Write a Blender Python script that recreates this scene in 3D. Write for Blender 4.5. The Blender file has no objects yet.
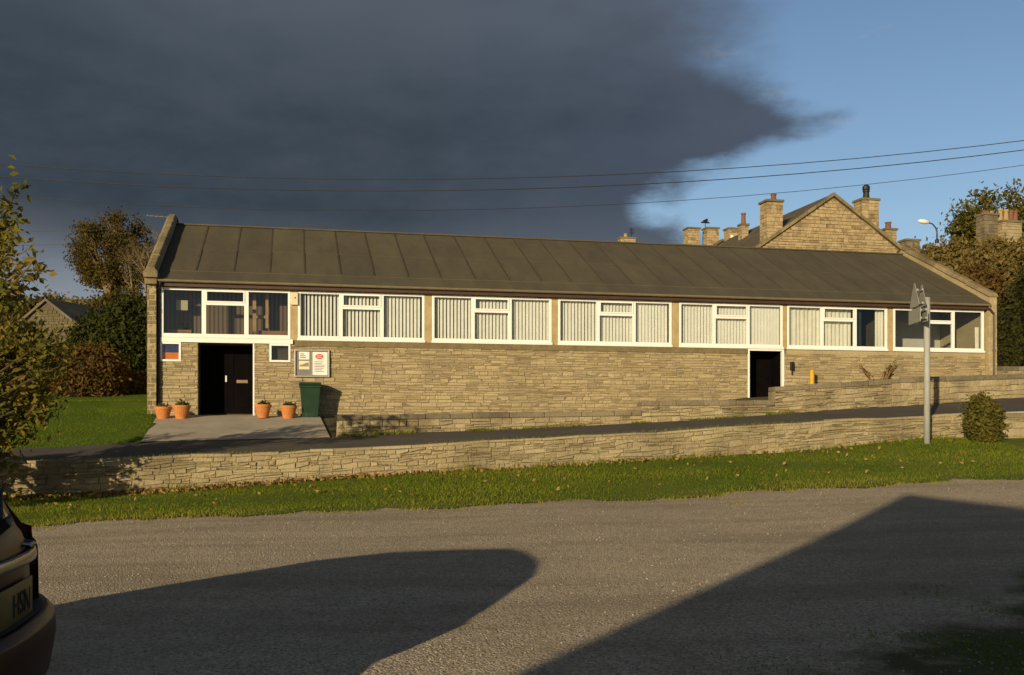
import bpy, math, random
import numpy as np
from mathutils import Vector, Matrix
random.seed(7); rng = np.random.default_rng(7)
scene = bpy.context.scene
COL = scene.collection
R = math.radians
TH = R(12.39); CU, SU = math.cos(TH), math.sin(TH)
SUN_AZ, SUN_EL = R(25.5), R(12.5)          # direction the light travels, clockwise from +Y
SD = (math.sin(SUN_AZ), math.cos(SUN_AZ)); TE = math.tan(SUN_EL)

# ------------------------------------------------------------------ survey helpers
def P(px, y, t):
    """sight line through a photo point to the vertical plane at perpendicular distance t -> (s, z)"""
    dx = (px-512)/1000; Z = t/(CU-SU*dx); X = dx*Z
    return CU*X+SU*Z, 1.6-(y-427)/1000*Z
def W(s, t): return (CU*s-SU*t, SU*s+CU*t)
def ST(X, Y): return (CU*X+SU*Y, -SU*X+CU*Y)
def line(t, pts):
    a = [P(px, y, t) for px, y in pts]
    ss = np.array([q[0] for q in a]); zz = np.array([q[1] for q in a])
    def f(s):
        if s < ss[0]: return float(zz[0]-(ss[0]-s)*.02)
        if s > ss[-1]: return float(zz[-1]+(s-ss[-1])*.03)
        return float(np.interp(s, ss, zz))
    return f
T_EDGE, T_WALL, T_ROAD, T_UP, T_HALL = 16.5, 21.2, 21.62, 24.2, 29.09
z_edge = line(T_EDGE, [(20,527),(200,516),(400,510),(512,503),(640,500),(760,492),(900,484),(1024,478)])
z_base = line(T_WALL, [(20,499),(70,497),(156,493),(312,481),(400,475),(500,470),(617,463),(695,458),(800,452),(919,439),(1024,437)])
z_top = line(T_WALL, [(20,461),(98,459),(250,453),(400,446),(500,439.5),(598,435),(695,429),(780,423),(928,415.5),(1000,411)])
z_far = line(T_UP, [(50,448),(145,442),(325,438),(339,437),(421,432),(500,430),(598,425),(695,420),(778,414),(860,408),(922,405),(1024,397)])
def lerp(a, b, k): return a+(b-a)*k
def z4(s): return .012*s
def terr(s, t):
    """height of the land"""
    if t <= 4: return z4(s)
    if t <= T_EDGE: return lerp(z4(s), z_edge(s), (t-4)/(T_EDGE-4))
    if t <= T_WALL:
        k = (t-T_EDGE)/(T_WALL-T_EDGE)
        return lerp(z_edge(s), z_base(s), k) + .03*math.sin(k*3.14)*math.sin(s*.9)
    if t <= T_UP: return lerp(z_top(s)-.03, z_far(s), (t-T_ROAD)/(T_UP-T_ROAD)) if t > T_ROAD else z_top(s)-.03
    return far_land(s, t)
def front_z(s):           # land along the front of the hall
    if s < -3.8: return 2.2+.02*(s+3.8)
    if s < .6: return 1.93
    return float(np.interp(s, [.6,8,12,13.5,22,40], [1.93,1.98,2.2,2.5,2.9,3.6]))
def cop_z(s):
    return float(np.interp(s, [-1.6,8.2,8.6,12.2,12.6,16,22], [1.8,1.95,2.15,2.2,2.5,2.65,2.9]))
def far_land(s, t):
    if t <= 29.3: return lerp(z_far(s) if s < -1.6 else cop_z(s)-.12, front_z(s), (t-T_UP)/(29.3-T_UP))
    sc_ = max(-60, min(60, s))
    def band(t):
        return {29.3: front_z(max(-40, s)), 45: 3.9+.055*sc_, 60: 6.0+.06*sc_, 100: 14.5+.06*sc_, 200: 21+.05*sc_, 700: 48+.05*sc_}[t]
    ks = [29.3, 45, 60, 100, 200, 700]
    for a, b in zip(ks, ks[1:]):
        if t <= b: return lerp(band(a), band(b), (t-a)/(b-a)) + .25*math.sin(s*.17+t*.11)*min(1, (t-29.3)/15)
    return band(700)
def gz(X, Y): return terr(*ST(X, Y))
def at(px, y, Z):
    return Vector(((px-512)/1000*Z, Z, 1.6-(y-427)/1000*Z))

# ------------------------------------------------------------------ mesh builder
class MB:
    def __init__(self): self.v = []; self.f = []; self.c = []; self.m = []; self.tone = .5; self.mi = 0
    def add(self, vs, fs, tone=None):
        n = len(self.v); self.v += [tuple(p) for p in vs]
        self.c += [self.tone if tone is None else tone]*len(vs)
        for f in fs: self.f.append(tuple(i+n for i in f)); self.m.append(self.mi)
    def box(self, x0, x1, y0, y1, z0, z1, tone=None):
        self.add([(x0,y0,z0),(x1,y0,z0),(x1,y1,z0),(x0,y1,z0),(x0,y0,z1),(x1,y0,z1),(x1,y1,z1),(x0,y1,z1)],
                 [(0,3,2,1),(4,5,6,7),(0,1,5,4),(1,2,6,5),(2,3,7,6),(3,0,4,7)], tone)
    def obox(self, c, ax, ay, az, hx, hy, hz, tone=None):
        c = Vector(c); ax, ay, az = Vector(ax).normalized()*hx, Vector(ay).normalized()*hy, Vector(az).normalized()*hz
        vs = [c+ax*i+ay*j+az*k for k in (-1,1) for i, j in ((-1,-1),(1,-1),(1,1),(-1,1))]
        self.add(vs, [(0,3,2,1),(4,5,6,7),(0,1,5,4),(1,2,6,5),(2,3,7,6),(3,0,4,7)], tone)
    def prism(self, poly, axis, a, b, tone=None):
        """poly: 2D outline in the two other axes (in order), extruded along axis from a to b"""
        def mk(p, w): return {'x': (w,p[0],p[1]), 'y': (p[0],w,p[1]), 'z': (p[0],p[1],w)}[axis]
        n = len(poly); vs = [mk(p,a) for p in poly]+[mk(p,b) for p in poly]
        fs = [tuple(range(n))[::-1], tuple(range(n,2*n))]+[(i,(i+1)%n,n+(i+1)%n,n+i) for i in range(n)]
        self.add(vs, fs, tone)
    def tube(self, pts, rad, n=8, cap=True, tone=None):
        pts = [Vector(p) for p in pts]
        if not isinstance(rad, (list, tuple)): rad = [rad]*len(pts)
        vs = []; fs = []
        prev = None
        for i, p in enumerate(pts):
            d = (pts[min(i+1,len(pts)-1)]-pts[max(i-1,0)]).normalized()
            a = (prev if prev else (Vector((1,0,0)) if abs(d.x) < .8 else Vector((0,1,0))))
            a = (a-d*a.dot(d)).normalized(); prev = a; b = d.cross(a)
            for k in range(n):
                q = 2*math.pi*k/n; vs.append(p+(a*math.cos(q)+b*math.sin(q))*rad[i])
        for i in range(len(pts)-1):
            for k in range(n): fs.append((i*n+k, i*n+(k+1)%n, (i+1)*n+(k+1)%n, (i+1)*n+k))
        if cap: fs += [tuple(range(n))[::-1], tuple(range((len(pts)-1)*n, len(pts)*n))]
        self.add(vs, fs, tone)
    def lathe(self, prof, n=20, c=(0,0,0), tone=None, sx=1, sy=1):
        vs = []; fs = []
        for r, z in prof:
            for k in range(n):
                q = 2*math.pi*k/n; vs.append((c[0]+r*math.cos(q)*sx, c[1]+r*math.sin(q)*sy, c[2]+z))
        for i in range(len(prof)-1):
            for k in range(n): fs.append((i*n+k, i*n+(k+1)%n, (i+1)*n+(k+1)%n, (i+1)*n+k))
        fs += [tuple(range(n))[::-1], tuple(range((len(prof)-1)*n, len(prof)*n))]
        self.add(vs, fs, tone)
    def leaves(self, pts, size, tones=None, up=.3, shape=1.6):
        """small pointed leaf faces at pts"""
        pts = np.asarray(pts, float); n = len(pts)
        if n == 0: return
        size = np.broadcast_to(size, (n,))*rng.uniform(.7, 1.3, n)
        d = rng.normal(size=(n,3)); d /= np.linalg.norm(d, axis=1)[:,None]
        e = rng.normal(size=(n,3)); e[:,2] += up; e -= d*(e*d).sum(1)[:,None]; e /= np.linalg.norm(e, axis=1)[:,None]
        fold = np.cross(d, e)
        L = d*(size*shape/2)[:,None]; H = e*(size/2)[:,None]; U = fold*(size*.15)[:,None]
        q = np.stack([pts-L, pts-H*.8+U, pts+L, pts+H*.8+U], 1).reshape(-1,3)
        n0 = len(self.v)
        self.v += [tuple(p) for p in q.tolist()]
        if tones is None: tones = rng.uniform(0, 1, n)
        self.c += np.repeat(tones, 4).tolist()
        for i in range(n):
            k = n0+4*i; self.f.append((k,k+1,k+2,k+3)); self.m.append(self.mi)
    def build(self, name, mat, parent=None, smooth=False, bevel=0, loc=None):
        me = bpy.data.meshes.new(name); me.from_pydata(self.v, [], self.f)
        mats = mat if isinstance(mat, (list, tuple)) else [mat]
        for m in mats: me.materials.append(m)
        if len(mats) > 1: me.polygons.foreach_set('material_index', self.m)
        at_ = me.attributes.new('tone', 'FLOAT', 'POINT'); at_.data.foreach_set('value', self.c)
        if smooth: me.polygons.foreach_set('use_smooth', [True]*len(me.polygons))
        me.update()
        o = bpy.data.objects.new(name, me); COL.objects.link(o)
        if parent: o.parent = parent
        if loc is not None: o.location = loc
        if bevel:
            b = o.modifiers.new('soft_edges', 'BEVEL'); b.width = bevel; b.segments = 2; b.limit_method = 'ANGLE'
        return o
def tag(o, label=None, cat=None, group=None, kind=None):
    if label: o['label'] = label
    if cat: o['category'] = cat
    if group: o['group'] = group
    if kind: o['kind'] = kind
    return o
def empty(name, loc, rz=0, **k):
    o = bpy.data.objects.new(name, None); COL.objects.link(o); o.location = loc; o.rotation_euler = (0,0,rz)
    o.empty_display_size = .2
    return tag(o, **k)
def copy_tree(o, parent=None):
    c = o.copy(); COL.objects.link(c)
    if parent: c.parent = parent
    for ch in list(o.children): copy_tree(ch, c)
    return c

# ------------------------------------------------------------------ materials
def newmat(name):
    m = bpy.data.materials.new(name); m.use_nodes = True
    nt = m.node_tree; nt.nodes.clear()
    out = nt.nodes.new('ShaderNodeOutputMaterial')
    return m, nt, out
def nd(nt, typ, **kw):
    n = nt.nodes.new(typ)
    for k, v in kw.items():
        if k.startswith('i_'):
            key = k[2:]; key = int(key) if key.isdigit() else key.replace('_', ' ')
            if hasattr(v, 'is_output') and v.is_output: nt.links.new(v, n.inputs[key])
            else: n.inputs[key].default_value = v
        else: setattr(n, k, v)
    return n
def ramp(nt, fac, stops, interp='LINEAR'):
    n = nt.nodes.new('ShaderNodeValToRGB'); cr = n.color_ramp; cr.interpolation = interp
    while len(cr.elements) < len(stops): cr.elements.new(.5)
    for e, (p, c) in zip(cr.elements, stops):
        e.position = p; e.color = (c[0],c[1],c[2],1) if isinstance(c,(tuple,list)) else (c,c,c,1)
    nt.links.new(fac, n.inputs[0]); return n.outputs[0]
def mixc(nt, f, a, b, mode='MIX'):
    n = nt.nodes.new('ShaderNodeMix'); n.data_type = 'RGBA'; n.blend_type = mode
    for k, v in ((0,f),(6,a),(7,b)):
        if hasattr(v,'is_output'): nt.links.new(v, n.inputs[k])
        else: n.inputs[k].default_value = v if k == 0 else (v[0],v[1],v[2],1)
    return n.outputs[2]
def math_(nt, op, a, b=None, c=None, clamp=False):
    n = nt.nodes.new('ShaderNodeMath'); n.operation = op; n.use_clamp = clamp
    for k, v in enumerate((a,b,c)):
        if v is None: continue
        if hasattr(v,'is_output'): nt.links.new(v, n.inputs[k])
        else: n.inputs[k].default_value = v
    return n.outputs[0]
def noise(nt, vec, scale, detail=4, rough=.55, out=0):
    n = nd(nt, 'ShaderNodeTexNoise', i_Scale=scale, i_Detail=detail, i_Roughness=rough)
    nt.links.new(vec, n.inputs['Vector']); return n.outputs[out]
def objco(nt): return nd(nt, 'ShaderNodeTexCoord').outputs['Object']
def tone(nt): return nd(nt, 'ShaderNodeAttribute', attribute_name='tone').outputs['Fac']
def surf(nt, out, color, rough=.9, bump=None, bstr=.5, bdist=.02, spec=.3, metal=0, coat=0):
    b = nt.nodes.new('ShaderNodeBsdfPrincipled')
    for k, v in (('Base Color',color),('Roughness',rough),('Specular IOR Level',spec),('Metallic',metal),('Coat Weight',coat)):
        if hasattr(v,'is_output'): nt.links.new(v, b.inputs[k])
        else: b.inputs[k].default_value = (*v,1) if isinstance(v,tuple) else v
    if bump is not None:
        bn = nd(nt, 'ShaderNodeBump', i_Strength=bstr, i_Distance=bdist); nt.links.new(bump, bn.inputs['Height'])
        nt.links.new(bn.outputs[0], b.inputs['Normal'])
    nt.links.new(b.outputs[0], out.inputs[0]); return b
def plain(name, col, rough=.6, var=.12, scale=6, spec=.4, metal=0, bstr=.15, coat=0):
    m, nt, out = newmat(name); co = objco(nt)
    n = noise(nt, co, scale); n2 = noise(nt, co, scale*9, 3)
    f = math_(nt, 'ADD', math_(nt,'MULTIPLY',n,.65), math_(nt,'MULTIPLY',n2,.35))
    lo = tuple(c*(1-var*1.6) for c in col); hi = tuple(min(.95,c*(1+var*1.2)) for c in col)
    surf(nt, out, ramp(nt, f, [(.3,lo),(.7,hi)]), rough, n2, bstr, .004, spec, metal, coat); return m
def stone(name, cols, stain=.5, nscale=7, bstr=.6):
    m, nt, out = newmat(name); co = objco(nt); tn = tone(nt)
    base = ramp(nt, tn, [(i/(len(cols)-1), c) for i, c in enumerate(cols)])
    big = noise(nt, co, .8, 5); fine = noise(nt, co, nscale*4, 5, .65); mid = noise(nt, co, nscale, 4)
    c1 = mixc(nt, math_(nt,'MULTIPLY',ramp(nt, mid, [(.35,0.),(.7,1.)]),.45), base, tuple(x*1.3 for x in cols[-1]))
    c2 = mixc(nt, math_(nt,'MULTIPLY',ramp(nt, big, [(.45,0.),(.7,1.)]),stain), c1, tuple(x*.55 for x in cols[0]))
    c3 = mixc(nt, math_(nt,'MULTIPLY',ramp(nt, fine, [(.3,1.),(.5,0.)]),.5), c2, tuple(x*.45 for x in cols[0]))
    surf(nt, out, c3, .95, math_(nt,'ADD',fine,mid), bstr, .02, .15); return m
def leafmat(name, cols, trans=.35):
    m, nt, out = newmat(name); tn = tone(nt)
    c = ramp(nt, tn, [(i/(len(cols)-1), q) for i, q in enumerate(cols)])
    d = nd(nt, 'ShaderNodeBsdfPrincipled', i_Roughness=.65); nt.links.new(c, d.inputs['Base Color']); d.inputs['Specular IOR Level'].default_value = .12
    t = nd(nt, 'ShaderNodeBsdfTranslucent'); nt.links.new(c, t.inputs[0])
    mx = nd(nt, 'ShaderNodeMixShader', i_0=trans); nt.links.new(d.outputs[0], mx.inputs[1]); nt.links.new(t.outputs[0], mx.inputs[2])
    nt.links.new(mx.outputs[0], out.inputs[0]); return m
def glassmat(name, tint=(.9,.93,.93), ior=1.5):
    m, nt, out = newmat(name)
    tr = nd(nt, 'ShaderNodeBsdfTransparent', i_Color=(*tint,1)); gl = nd(nt, 'ShaderNodeBsdfGlossy', i_Roughness=.02)
    fr = nd(nt, 'ShaderNodeFresnel', i_IOR=ior); mx = nd(nt, 'ShaderNodeMixShader', i_0=fr.outputs[0])
    nt.links.new(tr.outputs[0], mx.inputs[1]); nt.links.new(gl.outputs[0], mx.inputs[2]); nt.links.new(mx.outputs[0], out.inputs[0]); return m

M = {}
M['hall_stone'] = stone('hall_stone', [(.30,.24,.14),(.36,.29,.17),(.39,.32,.19),(.44,.37,.225),(.36,.28,.15)], .40, 6, .5)
M['mortar'] = plain('mortar', (.22,.175,.11), .95, .25, 5, .1)
M['rubble'] = stone('rubble_stone', [(.29,.235,.14),(.33,.27,.16),(.36,.30,.185),(.41,.35,.22),(.32,.255,.145)], .75, 5, 1.0)
M['coping'] = stone('weathered_coping', [(.13,.11,.075),(.18,.15,.10),(.23,.19,.125)], .6, 5, .7)
M['parapet'] = stone('parapet_stone', [(.15,.12,.065),(.21,.165,.09),(.26,.21,.12)], .6, 5, .7)
M['house_stone'] = stone('house_stone', [(.15,.11,.055),(.34,.26,.14),(.40,.315,.175),(.28,.21,.12),(.44,.35,.21)], .3, 3, .5)
M['white'] = plain('white_upvc', (.83,.82,.78), .35, .03, 3, .5, bstr=.02)
M['tan'] = plain('tan_render', (.42,.32,.17), .9, .18, 3, .15, bstr=.3)
M['sillband'] = plain('concrete_band', (.19,.15,.08), .9, .22, 2.5, .15, bstr=.4)
M['fascia'] = plain('brown_fascia', (.06,.032,.02), .6, .2, 3)
M['gutter'] = plain('gutter_plastic', (.20,.165,.105), .35, .15, 4, .5)
M['brownpipe'] = plain('brown_downpipe', (.06,.032,.02), .45, .15, 4)
M['blackpipe'] = plain('black_plastic', (.012,.012,.012), .4, .2, 5)
M['door'] = plain('dark_door_paint', (.004,.003,.003), .8, .3, 3, .05)
M['blind'] = plain('blind_fabric', (.74,.72,.66), .85, .06, 3, .2)
M['curtain'] = plain('pale_curtain', (.70,.67,.58), .9, .08, 3, .1)
M['darkcloth'] = plain('dark_blue_curtain', (.02,.03,.045), .9, .2, 3, .1)
M['interior'] = plain('interior_plaster', (.50,.48,.43), .9, .1, 1, .1)
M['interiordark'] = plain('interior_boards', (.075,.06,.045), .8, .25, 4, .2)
M['interiorfloor'] = plain('interior_floor', (.10,.07,.045), .7, .2, 2)
M['woodshelf'] = plain('varnished_wood', (.22,.11,.045), .5, .25, 4)
M['paper'] = plain('white_paper', (.78,.76,.70), .7, .04, 4)
M['orange'] = plain('orange_paper', (.62,.20,.05), .7, .05, 4)
M['blue'] = plain('blue_paper', (.03,.05,.16), .7, .05, 4)
M['red'] = plain('red_print', (.62,.06,.03), .6, .05, 4)
M['alu'] = plain('aluminium', (.42,.40,.37), .45, .1, 8, .5, .6)
M['grey'] = plain('grey_felt', (.20,.19,.17), .8, .1, 8)
M['ink'] = plain('print_ink', (.10,.09,.08), .7, .1, 8)
M['green'] = plain('green_plastic', (.009,.036,.015), .38, .15, 4, .5)
M['terracotta'] = plain('terracotta', (.50,.19,.06), .85, .15, 6, .2)
M['soil'] = plain('soil', (.05,.035,.022), 1, .3, 20, .1, bstr=.8)
M['galv'] = plain('galvanised_steel', (.34,.345,.32), .6, .1, 9, .3, 0)
M['signback'] = plain('grey_sign_back', (.33,.335,.30), .5, .1, 6, .5, .2)
M['bark'] = stone('bark', [(.05,.035,.022),(.08,.06,.04),(.12,.09,.06)], .5, 12, 1)
M['palebark'] = stone('pale_bark', [(.16,.12,.07),(.22,.17,.10),(.28,.22,.14)], .4, 12, 1)
M['slate'] = plain('slate', (.12,.10,.07), .7, .3, 1.5, .3, bstr=.5)
M['pot'] = plain('clay_pot', (.19,.085,.05), .85, .2, 5)
M['buffpot'] = plain('buff_pot', (.34,.25,.12), .85, .15, 5)
M['lead'] = plain('dark_metal', (.03,.03,.032), .5, .2, 5, .4, .5)
M['wire'] = plain('cable', (.02,.02,.022), .6, .1, 2)
M['flower'] = leafmat('red_petals', [(.35,.01,.015),(.5,.02,.02)], .3)
M['yellowpost'] = plain('yellow_paint', (.55,.33,.03), .6, .15, 6)
M['glass'] = glassmat('window_glass')
M['lampglass'] = plain('lamp_glass', (.65,.66,.66), .25, .05, 5)
M['leaf_autumn'] = leafmat('autumn_leaf', [(.035,.042,.008),(.075,.082,.013),(.15,.135,.022),(.22,.165,.03),(.15,.065,.022)], .35)
M['leaf_green'] = leafmat('dark_leaf', [(.02,.028,.006),(.042,.052,.010),(.07,.072,.015)], .25)
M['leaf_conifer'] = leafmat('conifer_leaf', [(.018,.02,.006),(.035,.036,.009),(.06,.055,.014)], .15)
M['leaf_brown'] = leafmat('brown_leaf', [(.06,.038,.012),(.105,.062,.018),(.14,.085,.024),(.08,.07,.016)], .3)
M['leaf_rust'] = leafmat('rust_leaf', [(.05,.038,.009),(.085,.063,.014),(.12,.088,.02),(.065,.062,.013)], .35)
M['leaf_scrub'] = leafmat('scrub_leaf', [(.10,.075,.022),(.17,.125,.038),(.23,.175,.06),(.12,.105,.028)], .3)
M['leaf_olive'] = leafmat('olive_leaf', [(.06,.06,.011),(.115,.105,.02),(.18,.145,.035)], .3)
M['leaf_pot'] = leafmat('pot_plant_leaf', [(.03,.05,.015),(.08,.11,.03),(.2,.17,.05)], .3)
M['leaf_dead'] = leafmat('fallen_leaf', [(.10,.055,.018),(.20,.115,.04),(.32,.21,.075),(.38,.26,.09)], .2)
M['grass'] = leafmat('grass_blade', [(.085,.13,.008),(.155,.20,.012),(.21,.245,.018),(.32,.28,.055)], .4)
M['lawnblade'] = leafmat('lawn_blade', [(.105,.16,.008),(.155,.21,.012),(.20,.235,.018)], .35)

def ground_mats():
    # gravel
    m, nt, out = newmat('gravel'); co = objco(nt)
    v = nd(nt, 'ShaderNodeTexVoronoi', i_Scale=64.0); nt.links.new(co, v.inputs['Vector'])
    v2 = nd(nt, 'ShaderNodeTexVoronoi', i_Scale=31.0); nt.links.new(co, v2.inputs['Vector'])
    big = noise(nt, co, .35, 5); mid = noise(nt, co, 2.2, 5); fine = noise(nt, co, 30, 4)
    vc = nd(nt, 'ShaderNodeSeparateColor'); nt.links.new(v.outputs['Color'], vc.inputs[0])
    c = ramp(nt, vc.outputs[0], [(0,(.19,.155,.112)),(.3,(.41,.335,.245)),(.75,(.55,.455,.335)),(1,(.72,.61,.46))])
    c = mixc(nt, math_(nt,'MULTIPLY',ramp(nt, big, [(.4,0.),(.65,1.)]),.4), c, (.32,.26,.18))
    c = mixc(nt, math_(nt,'MULTIPLY',ramp(nt, mid, [(.5,0.),(.68,1.)]),.3), c, (.27,.22,.155))
    tm = nd(nt, 'ShaderNodeMapping', i_Scale=(.22,1.5,1)); tm.inputs['Rotation'].default_value = (0,0,R(-12)); nt.links.new(co, tm.inputs[0])
    tr_ = noise(nt, tm.outputs[0], 1.0, 4, .5)
    c = mixc(nt, math_(nt,'MULTIPLY',ramp(nt, tr_, [(.48,0.),(.66,1.)]),.4), c, (.24,.19,.13))
    c = mixc(nt, math_(nt,'MULTIPLY',ramp(nt, tr_, [(.28,1.),(.44,0.)]),.3), c, (.58,.485,.35))
    # moss creeping in at the near right corner
    sp = nd(nt, 'ShaderNodeSeparateXYZ'); nt.links.new(co, sp.inputs[0])
    d = math_(nt,'SUBTRACT', math_(nt,'MULTIPLY',sp.outputs[0],1.25), math_(nt,'MULTIPLY',math_(nt,'SUBTRACT',sp.outputs[1],5.5),1.1))
    d = math_(nt,'ADD', math_(nt,'SUBTRACT', d, 1.6), math_(nt,'MULTIPLY',math_(nt,'SUBTRACT',noise(nt, co, 1.1, 6, .65),.5),4.))
    c = mixc(nt, math_(nt,'MULTIPLY', math_(nt,'MULTIPLY', d, 1.1, clamp=True),.9), c, (.055,.065,.016))
    h = math_(nt,'ADD', math_(nt,'ADD', math_(nt,'MULTIPLY',v.outputs['Distance'],-1.), math_(nt,'MULTIPLY',v2.outputs['Distance'],-.8)), math_(nt,'MULTIPLY',fine,.6))
    surf(nt, out, c, .95, h, .7, .014, .12); M['gravel'] = m
    # asphalt
    m, nt, out = newmat('asphalt'); co = objco(nt)
    fine = noise(nt, co, 60, 3, .7); mid = noise(nt, co, 1.2, 5); 
    c = ramp(nt, mid, [(.3,(.070,.060,.050)),(.7,(.105,.09,.072))])
    c = mixc(nt, ramp(nt, fine, [(.5,0.),(.75,.4)]), c, (.17,.15,.125))
    surf(nt, out, c, .85, fine, .35, .008, .3); M['asphalt'] = m
    # concrete apron
    m, nt, out = newmat('concrete'); co = objco(nt)
    fine = noise(nt, co, 40, 3, .7); mid = noise(nt, co, 1.1, 6, .6); st = noise(nt, co, 2.7, 5)
    c = ramp(nt, mid, [(.3,(.36,.31,.24)),(.7,(.48,.42,.33))])
    c = mixc(nt, math_(nt,'MULTIPLY',ramp(nt, st, [(.56,0.),(.7,1.)]),.4), c, (.22,.18,.12))
    surf(nt, out, c, .9, fine, .3, .006, .2); M['concrete'] = m
    # turf under the blades and hill pasture
    for nm, a, b, d_ in (('turf',(.06,.095,.010),(.12,.16,.02),(.16,.13,.045)), ('lawn_turf',(.055,.095,.008),(.085,.13,.012),(.11,.125,.02)), ('pasture',(.07,.06,.018),(.13,.10,.03),(.15,.11,.045)), ('earth',(.06,.05,.03),(.12,.10,.06),(.10,.11,.03))):
        m, nt, out = newmat(nm); co = objco(nt)
        big = noise(nt, co, .8, 5); fine = noise(nt, co, 14, 5, .7)
        c = ramp(nt, math_(nt,'ADD',math_(nt,'MULTIPLY',big,.6),math_(nt,'MULTIPLY',fine,.4)), [(.32,a),(.52,b),(.72,d_)])
        surf(nt, out, c, .95, fine, .8, .05, .1); M[nm] = m
    # felt roofing: dark, blotchy with lichen streaks
    m, nt, out = newmat('roof_felt'); co = objco(nt)
    mp = nd(nt, 'ShaderNodeMapping', i_Scale=(1,.35,.35)); nt.links.new(co, mp.inputs[0])
    big = noise(nt, mp.outputs[0], 1.6, 8, .68); fine = noise(nt, co, 25, 4, .7); tn = tone(nt)
    c = ramp(nt, big, [(.3,(.076,.066,.046)),(.5,(.094,.082,.056)),(.62,(.105,.091,.061)),(.78,(.130,.113,.078))])
    c = mixc(nt, tn, mixc(nt, 1., c, (.90,.90,.92), 'MULTIPLY'), mixc(nt, 1., c, (1.08,1.08,1.04), 'MULTIPLY'))
    li = noise(nt, co, 3.1, 5, .7)
    c = mixc(nt, math_(nt,'MULTIPLY',ramp(nt, li, [(.58,0.),(.70,1.)]),.45), c, (.15,.115,.06))
    surf(nt, out, c, .9, fine, .4, .01, .2); M['felt'] = m
    # dark vertical boarding seen through the first bay
    m, nt, out = newmat('stripe_boards'); co = objco(nt)
    w = nd(nt, 'ShaderNodeTexWave', i_Scale=2.6, i_Distortion=.3); w.bands_direction = 'X'; nt.links.new(co, w.inputs['Vector'])
    c = ramp(nt, w.outputs[0], [(.2,(.065,.045,.03)),(.6,(.15,.10,.06))])
    surf(nt, out, c, .8); M['boards'] = m
ground_mats()

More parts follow.
